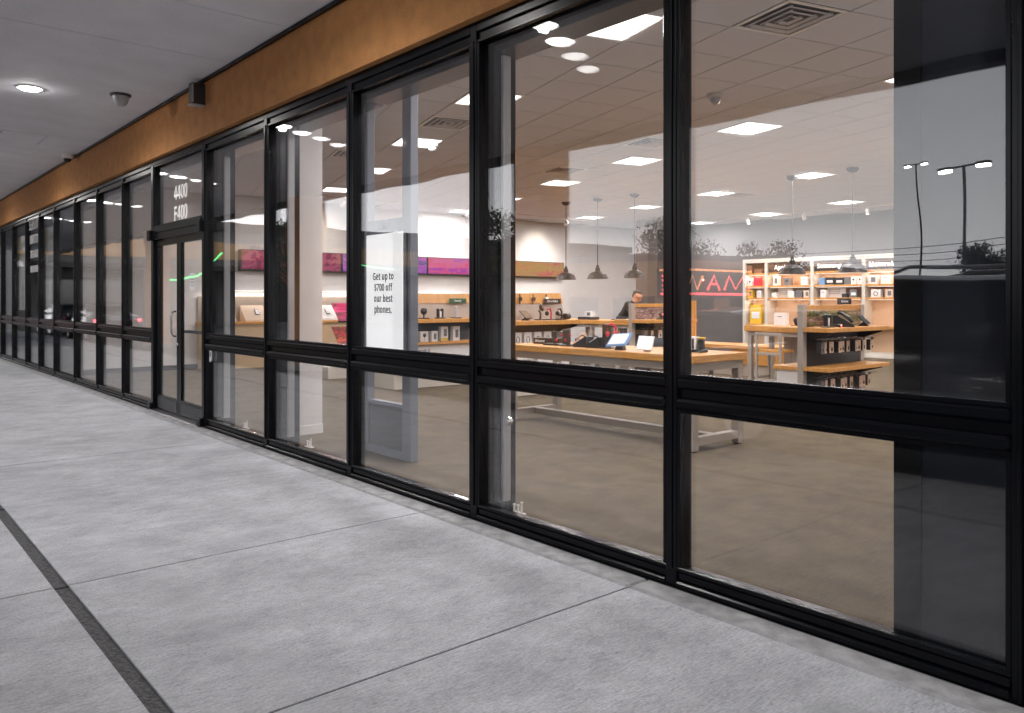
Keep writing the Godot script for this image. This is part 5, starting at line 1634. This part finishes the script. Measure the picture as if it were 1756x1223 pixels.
	for q in goods:
		var bay := bay_of(q[0])
		var lev := "top"
		if q[1] < 2.0:
			lev = "upper"
		if q[1] < 1.6:
			lev = "middle"
		if q[1] < 1.0:
			lev = "low"
		var slot := bay + lev
		seen_count[slot] = int(seen_count.get(slot, 0)) + 1
		carton(Vector3(q[0], q[1], zf - 0.13), 0.0, Vector3(q[2], q[3], 0.14), "%s carton, %s from the far corner on the %s shelf, %s" % [colours[q[4]], ["first", "second", "third", "fourth", "fifth", "sixth", "seventh"][seen_count[slot] - 1], lev, bay], q[5], q[4], "cartons on the back shelves")
	for i in 2:
		var c := thing("shelf_card", ["white printed card on the middle shelf of the first wide bay", "large white printed card on the middle shelf of the second wide bay"][i], "card", Vector3([-11.676, -10.226][i], 1.49, zf - 0.22))
		cbox(c, "card", Vector3(0, 0.13, 0), Vector3([0.42, 0.5][i], 0.25, 0.01), "white_card", 0.001)
		for k in 3:
			cbox(c, "print_line", Vector3(-0.06, 0.2 - k * 0.05, 0.0055), Vector3([0.26, 0.33][i], 0.012, 0.001), "ink_grey")
		cbox(c, "foot", Vector3(0, 0.01, -0.03), Vector3(0.2, 0.02, 0.05), "white_card")

func bay_of(x: float) -> String:
	return "narrow shelf bay" if x < -12.14 else "first wide shelf bay" if x < -10.79 else "second wide shelf bay" if x < -9.42 else "third wide shelf bay"

# ------------------------------------------------------------------ screens and cabinets along the end wall
func build_wall_displays() -> void:
	var pals := [[lin(0.10, 0.0, 0.02), lin(0.35, 0.02, 0.10), lin(0.45, 0.08, 0.16), lin(0.2, 0.0, 0.05)], [lin(0.06, 0.05, 0.25), lin(0.35, 0.08, 0.5), lin(0.7, 0.1, 0.55), lin(0.12, 0.1, 0.35)], [lin(0.45, 0.05, 0.5), lin(0.8, 0.08, 0.25), lin(0.75, 0.15, 0.35), lin(0.5, 0.1, 0.6)], [lin(0.75, 0.08, 0.2), lin(0.6, 0.3, 0.1), lin(0.5, 0.35, 0.12), lin(0.7, 0.12, 0.15)]]
	var names := ["dark red wall screen nearest the doors", "violet and blue wall screen beside the grey column", "magenta wall screen right of the white poster", "orange wall screen at the far end of the band"]
	var z := -3.45
	for i in 4:
		var t := thing("wall_screen", names[i], "screen", Vector3(WALL_X + 0.0005, 2.06, z - 1.2), PI / 2, "wide wall screens")
		cbox(t, "housing", Vector3(0, 0.22, 0.075), Vector3(2.38, 0.46, 0.15), "black_plastic", 0.006)
		sheet(t, "screen", art("screen_%d" % i, 160, 40, 401 + i * 7, pals[i], 0.85), 2.34, 0.40, Vector3(0, 0.235, 0.152), 0, 0, 0.003)
		var l := AreaLight3D.new()
		l.name = "light"
		l.area_size = Vector2(2.3, 0.38)
		l.light_energy = 0.25
		l.light_color = [Color(0.9, 0.3, 0.4), Color(0.7, 0.4, 0.95), Color(1.0, 0.4, 0.7), Color(1.0, 0.5, 0.35)][i]
		l.shadow_enabled = true
		l.position = Vector3(0, 0.235, 0.16)
		l.rotation = Vector3(0, PI, 0)
		t.add_child(l)
		z -= 2.4
	# wall cabinets with lit back edge and slanted cards
	var cz := -3.7
	for i in 4:
		var c := thing("wall_cabinet", ["tan cabinet with slanted white cards nearest the doors", "tan cabinet with slanted cards beside the grey column", "tan cabinet along the end wall behind the poster", "tan cabinet at the far end of the end wall"][i], "cabinet", Vector3(WALL_X + 0.02, 0, cz - i * 2.35), PI / 2, "end wall cabinets")
		box(c, "carcass", Vector3(-1.1, 0, 0.0), Vector3(1.1, 0.92, 0.5), "beige_wood", 0.004)
		box(c, "counter", Vector3(-1.13, 0.9205, 0.0), Vector3(1.13, 0.97, 0.55), "wood_x", 0.004)
		box(c, "splash_panel", Vector3(-1.1, 0.9705, 0.0), Vector3(1.1, 1.5, 0.03), "beige_panel")
		cbox(c, "strip_light", Vector3(0, 1.62, 0.03), Vector3(2.0, 0.02, 0.03), "shelf_sign_light")
		var l := AreaLight3D.new()
		l.name = "light"
		l.area_size = Vector2(2.0, 0.05)
		l.light_energy = 0.7
		l.light_color = Color(1.0, 0.95, 0.86)
		l.shadow_enabled = true
		l.position = Vector3(0, 1.605, 0.07)
		l.rotation = Vector3(-PI / 2, 0, 0)
		c.add_child(l)
		for k in 3:
			var n := thing("slanted_card", "%s slanted card on the %s end wall cabinet" % [["first", "second", "third"][k], ["first", "second", "third", "fourth"][i]], "card stand", Vector3(WALL_X + 0.33, 0.97, cz - i * 2.35 + 0.7 - k * 0.7), PI / 2, "slanted cards on cabinets")
			put(prism(PackedVector2Array([Vector2(-0.2, 0), Vector2(0.1, 0), Vector2(0.1, 0.04), Vector2(-0.2, 0.34)]), 0.5), mats.white_card if k != 1 else mats.cream_card, "stand", n, Vector3.ZERO, Vector3(0, -PI / 2, 0))
			var ph := cbox(n, "device", Vector3(0.05, 0.20, -0.02), Vector3(0.09, 0.015, 0.16), "black_plastic", 0.004, Vector3(0.785, 0, 0))
			cbox(ph, "screen", Vector3(0, 0.0085, 0), Vector3(0.075, 0.002, 0.14), "blue_screen")

# ------------------------------------------------------------------ counters, high table, stool, bench
func build_counters() -> void:
	var t := thing("service_counter", "long wood-topped service counter under the three pendant lamps", "counter", Vector3(-12.2, 0, -9.5))
	box(t, "top", Vector3(-1.9, 0.915, -0.38), Vector3(1.9, 1.0, 0.38), "wood_x", 0.005)
	for i in 6:
		var x := -1.8 + i * 0.72
		for z in [-0.3, 0.3]:
			box(t, "leg", Vector3(x - 0.035, 0, z - 0.035), Vector3(x + 0.035, 0.8445, z + 0.035), "grey_steel", 0.003)
	for z in [-0.3, 0.3]:
		box(t, "apron", Vector3(-1.84, 0.845, z - 0.035), Vector3(1.84, 0.9145, z + 0.035), "grey_steel", 0.003)
	var bx := thing("tray_box", "flat black tray on the service counter", "tray", Vector3(-12.05, 1.0, -9.3), 0.0)
	cbox(bx, "tray", Vector3(0, 0.03, 0), Vector3(0.42, 0.06, 0.25), "dark_plastic", 0.006)
	cbox(bx, "rim", Vector3(0, 0.0605, 0), Vector3(0.40, 0.004, 0.23), "black_plastic")
	carton(Vector3(-12.02, 1.0626, -9.3), 0.0, Vector3(0.2, 0.12, 0.1), "white carton standing on the flat black tray", 2)
	var kb := thing("open_laptop", "dark laptop lying open on the counter before the person", "laptop", Vector3(-11.35, 1.0, -9.55), 0.3)
	cbox(kb, "keyboard", Vector3(0, 0.01, 0), Vector3(0.33, 0.02, 0.23), "dark_plastic", 0.004)
	cbox(kb, "screen_lid", Vector3(0, 0.045, -0.13), Vector3(0.33, 0.06, 0.012), "black_plastic", 0.003, Vector3(-0.4, 0, 0))
	# high table and stool near the back shelves
	var h := thing("high_table", "high wood table on grey steel legs left of the near peg unit", "table", Vector3(-6.45, 0, -8.25))
	box(h, "table_top", Vector3(-0.80, 0.93, -0.38), Vector3(0.80, 1.02, 0.38), "wood_x", 0.005)
	for x in [-0.76, 0.69]:
		for z in [-0.34, 0.27]:
			box(h, "leg", Vector3(x, 0.0, z), Vector3(x + 0.07, 0.8595, z + 0.07), "grey_steel", 0.004)
		box(h, "foot_rail", Vector3(x + 0.005, 0.03, -0.2695), Vector3(x + 0.065, 0.09, 0.2695), "grey_steel", 0.003)
		box(h, "apron", Vector3(x, 0.86, -0.34), Vector3(x + 0.07, 0.9295, 0.34), "grey_steel", 0.003)
	for z in [-0.34, 0.27]:
		box(h, "apron", Vector3(-0.6895, 0.86, z), Vector3(0.6895, 0.9295, z + 0.07), "grey_steel", 0.003)
	box(h, "panel", Vector3(-0.5, 0.0, -0.33), Vector3(0.68, 0.8595, -0.3), "beige_panel")
	var s := thing("bar_chair", "low-backed bar chair with grey frame tucked at the high table", "chair", Vector3(-6.62, 0, -7.72))
	for x in [-0.22, 0.18]:
		box(s, "leg", Vector3(x, 0, 0.14), Vector3(x + 0.035, 0.93, 0.175), "grey_steel", 0.003)
		box(s, "leg", Vector3(x, 0, -0.2), Vector3(x + 0.035, 0.6295, -0.165), "grey_steel", 0.003)
		box(s, "side_rail", Vector3(x + 0.002, 0.24, -0.1645), Vector3(x + 0.033, 0.27, 0.1395), "grey_steel")
	box(s, "foot_bar", Vector3(-0.1845, 0.2, 0.142), Vector3(0.1795, 0.235, 0.173), "grey_steel", 0.003)
	box(s, "back_rail", Vector3(-0.1845, 0.895, 0.142), Vector3(0.1795, 0.93, 0.173), "grey_steel", 0.003)
	box(s, "seat", Vector3(-0.22, 0.63, -0.2), Vector3(0.215, 0.67, 0.139), "wood_x", 0.006)
	box(s, "seat_rail", Vector3(-0.1845, 0.59, 0.142), Vector3(0.1795, 0.6295, 0.173), "grey_steel", 0.003)
	gadget_on_stand(Vector3(-6.45, 1.02, -8.05), 3, "dark gadget with red light lying on the high table")
	carton(Vector3(-6.85, 1.02, -8.3), 0.0, Vector3(0.2, 0.2, 0.1), "white carton standing on the high table", 5)
	# low bench with wood top
	var b := thing("low_bench", "low wood-topped bench cabinet left of the high table", "bench", Vector3(-9.1, 0, -10.2))
	box(b, "top", Vector3(-1.3, 0.50, -0.4), Vector3(1.3, 0.57, 0.4), "wood_x", 0.004)
	box(b, "drawer_box", Vector3(0.3, 0.22, -0.36), Vector3(1.25, 0.4995, 0.36), "wood_x", 0.003)
	box(b, "drawer_box", Vector3(-1.25, 0.22, -0.36), Vector3(0.2995, 0.4995, 0.34), "beige_panel", 0.003)
	box(b, "base", Vector3(-1.2, 0, -0.34), Vector3(1.2, 0.2195, 0.32), "beige")
	var sc := thing("info_screen", "tall wood-framed information board with red print behind the bench", "board", Vector3(-10.05, 0.57, -10.15), 0.15)
	cbox(sc, "frame", Vector3(0, 0.42, 0), Vector3(0.34, 0.84, 0.05), "wood_x", 0.004)
	cbox(sc, "panel", Vector3(0, 0.42, 0.026), Vector3(0.16, 0.6, 0.004), "ink_grey")
	cbox(sc, "red_print", Vector3(0, 0.32, 0.029), Vector3(0.12, 0.16, 0.003), "red_plastic")
	cbox(sc, "white_print", Vector3(0, 0.58, 0.029), Vector3(0.08, 0.08, 0.003), "poster_white")

# ------------------------------------------------------------------ pendants
func build_pendants() -> void:
	var ps := [[Vector3(-12.9, 0, -9.45), "dark barn pendant lamp, leftmost of the three over the service counter", true], [Vector3(-11.97, 0, -9.5), "dark barn pendant lamp, middle of the three over the service counter", true], [Vector3(-10.96, 0, -9.55), "dark barn pendant lamp, nearest the taupe column of the three", true], [Vector3(-7.56, 0, -9.85), "dark barn pendant lamp in front of the first brand sign", true], [Vector3(-6.43, 0, -9.8), "dark barn pendant lamp in front of the second brand sign", false]]
	for q in ps:
		var t := thing("pendant_lamp", q[1], "pendant lamp", q[0] + Vector3(0, CEIL - 0.009, 0), 0.0, "barn pendant lamps")
		put(lathe([Vector2(0.0, -0.0005), Vector2(0.10, -0.0005), Vector2(0.105, -0.02), Vector2(0.06, -0.07), Vector2(0.03, -0.075), Vector2(0, -0.075)], 20), mats.bronze, "canopy", t)
		var yb := 1.885 - CEIL + 0.009
		put(lathe([Vector2(0.008, -0.07), Vector2(0.008, yb + 0.30)], 8), mats.bronze, "rod", t)
		put(lathe([Vector2(0.008, yb + 0.305), Vector2(0.025, yb + 0.30), Vector2(0.03, yb + 0.26), Vector2(0.05, yb + 0.235), Vector2(0.055, yb + 0.17), Vector2(0.12, yb + 0.145), Vector2(0.19, yb + 0.10), Vector2(0.205, yb + 0.06), Vector2(0.235, yb), Vector2(0.230, yb), Vector2(0.198, yb + 0.06)], 32), mats.bronze, "shade", t)
		put(lathe([Vector2(0.198, yb + 0.058), Vector2(0.182, yb + 0.095), Vector2(0.115, yb + 0.138), Vector2(0, yb + 0.16)], 32), mats.shade_inner, "shade_lining", t)
		var prof := []
		for i in 9:
			var a := PI * i / 8.0
			prof.append(Vector2(0.035 * sin(a), yb + 0.085 + 0.035 * cos(a)))
		put(lathe(prof, 16), mats.bulb_glow, "bulb", t)
		var l := OmniLight3D.new()
		l.name = "light"
		l.light_color = Color(1.0, 0.86, 0.7)
		l.light_energy = 0.55
		l.light_size = 0.03
		l.omni_range = 12.0
		l.shadow_enabled = true
		l.position = Vector3(0, yb + 0.085, 0)
		t.add_child(l)

# ------------------------------------------------------------------ poster stand and small window fittings
func build_window_fittings() -> void:
	var t := thing("banner_frame", "tall slate grey metal frame stand behind the glass", "banner stand", Vector3(-6.31, 0, -0.72))
	for x in [-0.44, 0.30]:
		box(t, "post", Vector3(x, 0.0, -0.04), Vector3(x + 0.14, CEIL - 0.01, 0.04), "slate_frame", 0.004)
	box(t, "cross_bar", Vector3(-0.2995, 2.02, -0.035), Vector3(0.2995, 2.16, 0.035), "slate_frame", 0.004)
	box(t, "lower_panel", Vector3(-0.2995, 0.07, -0.02), Vector3(0.2995, 0.46, 0.02), "slate_panel", 0.003)
	box(t, "foot_bar", Vector3(-0.2995, 0.0, -0.038), Vector3(0.2995, 0.0695, 0.038), "slate_frame", 0.004)
	box(t, "ledge", Vector3(-0.2995, 0.4605, -0.03), Vector3(0.2995, 0.49, 0.03), "slate_frame", 0.003)
	box(t, "camera_nub", Vector3(-0.02, 2.07, 0.0355), Vector3(0.05, 2.11, 0.05), "dark_plastic", 0.004)
	var p := thing("added_glow_poster", "white poster with an added glow and black lettering about a phone discount", "poster", Vector3(-6.21, 0.92, -0.62))
	cbox(p, "poster_face", Vector3(0, 0.55, 0), Vector3(0.62, 1.10, 0.006), "added_poster_glow", 0.001)  # plain poster, its white glow painted in by emission
	cbox(p, "added_back_box", Vector3(0, 0.55, -0.025), Vector3(0.60, 1.08, 0.042), "slate_panel", 0.003)  # added backing, holds no lamp
	var pl := AreaLight3D.new()  # added light to go with the painted poster glow
	pl.name = "light"
	pl.area_size = Vector2(0.6, 1.08)
	pl.light_energy = 0.12
	pl.shadow_enabled = true
	pl.position = Vector3(0, 0.55, 0.012)
	pl.rotation = Vector3(0, PI, 0)
	p.add_child(pl)
	var words := ["Get up to", "$700 off", "our best", "phones."]
	for i in 4:
		lettering(p, "lettering", words[i], 0.066, "ink", Vector3(-0.015, 0.715 - i * 0.1, 0.0038), 0, 0, true, false, 0.88)
	cbox(p, "hanger", Vector3(0.2, 1.11, -0.025), Vector3(0.03, 0.02, 0.05), "brushed_metal")
	# small clip hardware standing on the sill floor
	var spots := [[Vector3(-4.0, 0, -0.30), "in front of the long table window"], [Vector3(-8.62, 0, -0.32), "beside the entrance doors"], [Vector3(-7.12, 0, -0.34), "in front of the grey column"]]
	for s in spots:
		var c := thing("clip_bracket", "small pale clip bracket on the floor " + s[1], "bracket", s[0])
		cbox(c, "plate", Vector3(0, 0.006, 0), Vector3(0.11, 0.012, 0.05), "white_paint", 0.003)
		for x in [-0.04, 0.0, 0.035]:
			put(lathe([Vector2(0.008, 0.012), Vector2(0.006, 0.05 if x != 0.035 else 0.075), Vector2(0.012, 0.06 if x != 0.035 else 0.085), Vector2(0, 0.066 if x != 0.035 else 0.09)], 10), mats.white_paint, "pin", c, Vector3(x, 0, 0))
	var k := thing("post_knob", "round chrome knob on the metal tube behind the window", "knob", Vector3(-4.0345, 0.62, -0.238), -PI / 2)
	put(lathe([Vector2(0, 0.035), Vector2(0.022, 0.03), Vector2(0.03, 0.018), Vector2(0.012, 0.01), Vector2(0.012, 0.0)], 16), mats.chrome, "knob", k, Vector3.ZERO, Vector3(-PI / 2, 0, 0))
	put(lathe([Vector2(0, 0.003), Vector2(0.024, 0.003), Vector2(0.024, 0)], 16), mats.brushed_metal, "rose", k, Vector3.ZERO, Vector3(-PI / 2, 0, 0))

# ------------------------------------------------------------------ dental practice next door
func build_neighbour() -> void:
	for i in 2:
		var x: float = [-17.55, -20.5][i]
		var p := thing("dental_poster", ["tall pale dental poster nearer the shop, behind the glass", "tall pale dental poster farther from the shop, behind the glass"][i], "poster", Vector3(x, 1.2, -0.086), 0.0, "dental posters")
		cbox(p, "sheet", Vector3(0, 0.83, 0), Vector3(1.1, 1.66, 0.006), "poster_white", 0.001)
		cbox(p, "gold_band", Vector3(-0.43, 1.40, 0.0035), Vector3(0.22, 0.5, 0.001), "yellow_print")
		var ws := ["MEDICAL", "TO CARE", "WELCOME", "MARKET"]
		for k in 3 - i:
			lettering(p, "lettering", ws[k], 0.13, "ink_grey", Vector3(0.06, 1.46 - k * 0.22, 0.0038), 0, 0, true, false, 0.85)
		# printed silhouette of a standing adult
		put(prism(PackedVector2Array([Vector2(-0.12, 0.02), Vector2(0.16, 0.02), Vector2(0.13, 0.35), Vector2(0.16, 0.50), Vector2(0.08, 0.60), Vector2(0.09, 0.72), Vector2(0.02, 0.78), Vector2(-0.05, 0.71), Vector2(-0.03, 0.6), Vector2(-0.12, 0.5), Vector2(-0.1, 0.3)]), 0.001), mats.print_grey, "printed_figure", p, Vector3(0.1 - i * 0.2, 0, 0.0038))
	var t := thing("window_lettering", "four lines of white block lettering on the dental window", "lettering", Vector3(-19.03, 2.0, -0.0438))
	var lines := ["SERVING", "DENTISTRY", "703-8639", "RENOVEM"]
	for i in 4:
		lettering(t, "lettering", lines[i], 0.21 - 0.025 * i, "poster_white", Vector3(0, 1.0 - i * 0.31, 0), 0, 0, true, false, [0.95, 0.72, 0.98, 0.98][i])
	var c := thing("waiting_counter", "olive reception counter inside the dental practice", "counter", Vector3(-21.5, 0, -3.6))
	box(c, "front", Vector3(-2.2, 0, -0.3), Vector3(2.2, 1.05, 0.3), "olive_front", 0.01)
	box(c, "top", Vector3(-2.3, 1.0505, -0.36), Vector3(2.3, 1.09, 0.38), "wood_x", 0.005)
	var l := thing("office_light", "dim ceiling light panel inside the dental practice", "ceiling light", Vector3(-21.0, 3.399, -4.6))
	cbox(l, "housing", Vector3(0, -0.02, 0), Vector3(1.2, 0.035, 0.6), "white_paint", 0.004)
	cbox(l, "diffuser_light", Vector3(0, -0.04, 0), Vector3(1.1, 0.004, 0.5), "office_glow")
	var al := AreaLight3D.new()
	al.name = "light"
	al.area_size = Vector2(1.1, 0.5)
	al.light_energy = 0.8
	al.light_color = Color(1.0, 0.93, 0.75)
	al.shadow_enabled = true
	al.position = Vector3(0, -0.05, 0)
	al.rotation = Vector3(-PI / 2, 0, 0)
	l.add_child(al)

# ------------------------------------------------------------------ the person at the counter
var cap_a := PackedVector3Array()
var cap_b := PackedVector3Array()
var cap_ra := PackedFloat32Array()
var cap_rb := PackedFloat32Array()
var cap_c := PackedInt32Array()
var cap_k := 0.03

func caps_clear() -> void:
	cap_a = PackedVector3Array()
	cap_b = PackedVector3Array()
	cap_ra = PackedFloat32Array()
	cap_rb = PackedFloat32Array()
	cap_c = PackedInt32Array()

func cap(a: Vector3, b: Vector3, ra: float, rb: float, c: int) -> void:
	cap_a.append(a)
	cap_b.append(b)
	cap_ra.append(ra)
	cap_rb.append(rb)
	cap_c.append(c)

func field(p: Vector3) -> float:
	var d := 10.0
	for i in cap_a.size():
		var ab := cap_b[i] - cap_a[i]
		var h := clampf((p - cap_a[i]).dot(ab) / maxf(ab.length_squared(), 1e-9), 0.0, 1.0)
		var e := (p - cap_a[i] - ab * h).length() - lerpf(cap_ra[i], cap_rb[i], h)
		var m := clampf(0.5 + 0.5 * (d - e) / cap_k, 0.0, 1.0)
		d = lerpf(d, e, m) - cap_k * m * (1.0 - m)
	return d

func colour_at(p: Vector3) -> int:
	var best := 10.0
	var c := 0
	for i in cap_a.size():
		var ab := cap_b[i] - cap_a[i]
		var h := clampf((p - cap_a[i]).dot(ab) / maxf(ab.length_squared(), 1e-9), 0.0, 1.0)
		var e := (p - cap_a[i] - ab * h).length() - lerpf(cap_ra[i], cap_rb[i], h)
		if e < best:
			best = e
			c = cap_c[i]
	return c

func nets(st: SurfaceTool, cell: float, palette: Array) -> void:
	var lo := Vector3(1e9, 1e9, 1e9)
	var hi := -lo
	for i in cap_a.size():
		var r := maxf(cap_ra[i], cap_rb[i]) + cell * 2.0
		lo = lo.min(cap_a[i] - Vector3.ONE * r).min(cap_b[i] - Vector3.ONE * r)
		hi = hi.max(cap_a[i] + Vector3.ONE * r).max(cap_b[i] + Vector3.ONE * r)
	var n := Vector3i(((hi - lo) / cell).ceil()) + Vector3i.ONE
	var val := PackedFloat32Array()
	val.resize(n.x * n.y * n.z)
	for k in n.z:
		for j in n.y:
			for i in n.x:
				val[i + n.x * (j + n.y * k)] = field(lo + Vector3(i, j, k) * cell)
	var vert := {}
	var off := [0, 1, n.x, n.x + 1, n.x * n.y, n.x * n.y + 1, n.x * n.y + n.x, n.x * n.y + n.x + 1]
	var edges := [[0, 1], [2, 3], [4, 5], [6, 7], [0, 2], [1, 3], [4, 6], [5, 7], [0, 4], [1, 5], [2, 6], [3, 7]]
	for k in n.z - 1:
		for j in n.y - 1:
			for i in n.x - 1:
				var b := i + n.x * (j + n.y * k)
				var neg := 0
				for o in off:
					if val[b + o] < 0.0:
						neg += 1
				if neg == 0 or neg == 8:
					continue
				var s := Vector3.ZERO
				var c := 0
				for e in edges:
					var v0 := val[b + off[e[0]]]
					var v1 := val[b + off[e[1]]]
					if (v0 < 0.0) != (v1 < 0.0):
						var t := v0 / (v0 - v1)
						var p0 := Vector3(e[0] & 1, (e[0] >> 1) & 1, (e[0] >> 2) & 1)
						var p1 := Vector3(e[1] & 1, (e[1] >> 1) & 1, (e[1] >> 2) & 1)
						s += p0.lerp(p1, t)
						c += 1
				vert[b] = lo + (Vector3(i, j, k) + s / c) * cell
	var steps := [1, n.x, n.x * n.y]
	for b in vert:
		for ax in 3:
			var u: int = steps[(ax + 1) % 3]
			var w: int = steps[(ax + 2) % 3]
			var v0 := val[b]
			var v1 := val[b + steps[ax]]
			if (v0 < 0.0) == (v1 < 0.0):
				continue
			if not (vert.has(b - u) and vert.has(b - w) and vert.has(b - u - w)):
				continue
			var q := [vert[b], vert[b - u], vert[b - u - w], vert[b - w]]
			for o in ([0, 1, 2, 0, 2, 3] if v0 >= 0.0 else [0, 2, 1, 0, 3, 2]):
				var p: Vector3 = q[o]
				var h := cell * 0.5
				st.set_normal(Vector3(field(p + Vector3(h, 0, 0)) - field(p - Vector3(h, 0, 0)), field(p + Vector3(0, h, 0)) - field(p - Vector3(0, h, 0)), field(p + Vector3(0, 0, h)) - field(p - Vector3(0, 0, h))).normalized())
				st.set_color(palette[colour_at(p)])
				st.add_vertex(p)

func build_person() -> void:
	# local: x = forward (where he faces), y up, z = his right
	var pal := [Color(0.50, 0.28, 0.19), Color(0.012, 0.012, 0.014), Color(0.03, 0.032, 0.04), Color(0.02, 0.017, 0.015)]
	var st := SurfaceTool.new()
	st.begin(Mesh.PRIMITIVE_TRIANGLES)
	caps_clear()
	cap_k = 0.045
	var hip := Vector3(-0.10, 0.93, 0)
	var chest := Vector3(0.10, 1.24, 0)
	var neck := Vector3(0.20, 1.385, 0)
	cap(hip + Vector3(0, -0.02, 0), hip + Vector3(0.05, 0.12, 0), 0.125, 0.12, 1)
	cap(hip + Vector3(0.05, 0.10, -0.05), chest + Vector3(0, 0, -0.08), 0.105, 0.115, 1)
	cap(hip + Vector3(0.05, 0.10, 0.05), chest + Vector3(0, 0, 0.08), 0.105, 0.115, 1)
	cap(chest + Vector3(0.03, 0.08, -0.13), chest + Vector3(0.03, 0.08, 0.13), 0.075, 0.075, 1)
	cap(chest + Vector3(0.06, 0.10, 0), neck, 0.07, 0.055, 1)
	cap(neck, Vector3(0.25, 1.44, 0), 0.052, 0.052, 0)
	for s in [-1.0, 1.0]:
		var sh := chest + Vector3(0.03, 0.085, 0.185 * s)
		var el := Vector3(0.27, 1.09, 0.25 * s)
		var wr := Vector3(0.50, 1.06, 0.13 * s)
		cap(sh, sh.lerp(el, 0.6), 0.068, 0.058, 1)
		cap(sh.lerp(el, 0.62), el, 0.047, 0.042, 0)
		cap(el, wr, 0.042, 0.029, 0)
		var hj := hip + Vector3(0, -0.04, 0.09 * s)
		var kn := Vector3(-0.06, 0.50, 0.10 * s)
		var an := Vector3(-0.10, 0.09, 0.10 * s)
		cap(hj, kn, 0.092, 0.06, 2)
		cap(kn, an, 0.062, 0.045, 2)
		cap(Vector3(-0.13, 0.045, 0.10 * s), Vector3(0.07, 0.04, 0.11 * s), 0.044, 0.038, 3)
	nets(st, 0.022, pal)
	# hands
	for s in [-1.0, 1.0]:
		caps_clear()
		cap_k = 0.008
		var wr := Vector3(0.50, 1.06, 0.13 * s)
		var kn := wr + Vector3(0.085, -0.02, -0.015 * s)
		for i in 4:
			var lat := (i - 1.5) * 0.02
			var k0 := kn + Vector3(0, 0, lat)
			cap(wr + Vector3(0.005, 0, lat * 0.6), k0, 0.014, 0.0115, 0)
			var ln: float = [0.034, 0.042, 0.038, 0.028][i]
			var k1 := k0 + Vector3(ln, 0.004, 0)
			var k2 := k1 + Vector3(ln * 0.6, -0.016, 0)
			var k3 := k2 + Vector3(ln * 0.3, -0.012, 0)
			cap(k0, k1, 0.0095, 0.0088, 0)
			cap(k1, k2, 0.0088, 0.008, 0)
			cap(k2, k3, 0.008, 0.007, 0)
		var tb := wr + Vector3(0.03, -0.006, -0.03 * s)
		cap(wr + Vector3(0.01, 0, -0.01 * s), tb, 0.014, 0.012, 0)
		cap(tb, tb + Vector3(0.035, -0.01, -0.02 * s), 0.0115, 0.010, 0)
		cap(tb + Vector3(0.035, -0.01, -0.02 * s), tb + Vector3(0.06, -0.016, -0.018 * s), 0.010, 0.008, 0)
		nets(st, 0.006, pal)
	# head, bent forward and down
	caps_clear()
	cap_k = 0.02
	var tip := Basis(Vector3(0, 0, 1), -0.62)
	var hc := Vector3(0.285, 1.505, 0)
	var at := func(x: float, y: float, z: float) -> Vector3: return hc + tip * Vector3(x, y, z)
	cap(at.call(-0.03, 0.03, 0), at.call(0.02, 0.035, 0), 0.083, 0.080, 0)
	cap(at.call(0.02, -0.01, 0), at.call(0.045, -0.065, 0), 0.064, 0.042, 0)
	cap(at.call(0.06, -0.085, -0.012), at.call(0.06, -0.085, 0.012), 0.026, 0.026, 0)
	cap(at.call(0.085, 0.01, 0), at.call(0.108, -0.03, 0), 0.010, 0.016, 0)
	cap(at.call(0.086, -0.062, -0.018), at.call(0.086, -0.062, 0.018), 0.009, 0.009, 0)
	cap(at.call(0.075, 0.03, -0.045), at.call(0.085, 0.033, -0.015), 0.011, 0.010, 0)
	cap(at.call(0.075, 0.03, 0.045), at.call(0.085, 0.033, 0.015), 0.011, 0.010, 0)
	cap(at.call(-0.02, -0.05, 0), Vector3(0.22, 1.40, 0), 0.055, 0.055, 0)
	for s in [-1.0, 1.0]:
		cap(at.call(0.0, 0.015, 0.083 * s), at.call(-0.005, -0.02, 0.080 * s), 0.014, 0.010, 0)
	nets(st, 0.009, pal)
	st.index()
	var p := thing("person", "person in a black T-shirt bending over the service counter", "person", Vector3(-11.86, 0, -10.28), atan2(0.30, 0.95))
	var body := put(st.commit(), mk("body_paint", 1, 1, 1, 0.65), "body", p)
	(body.material_override as StandardMaterial3D).vertex_color_use_as_albedo = true
	# short dark hair
	var hs := SurfaceTool.new()
	hs.begin(Mesh.PRIMITIVE_TRIANGLES)
	caps_clear()
	cap_k = 0.03
	cap(at.call(-0.045, 0.045, 0), at.call(0.012, 0.062, 0), 0.080, 0.068, 0)
	cap(at.call(-0.06, 0.03, 0), at.call(-0.07, -0.03, 0), 0.07, 0.05, 0)
	nets(hs, 0.010, [Color(1, 1, 1)])
	put(hs.commit(), mk("hair_dark", 0.03, 0.02, 0.014, 0.7), "hair", p)
	for s in [-1.0, 1.0]:
		put(lathe([Vector2(0, 0.006), Vector2(0.006, 0.004), Vector2(0.008, 0)], 10), mats.ink, "eye", p, at.call(0.083, 0.012, 0.03 * s), Vector3(0, 0, -PI / 2 - 0.62))
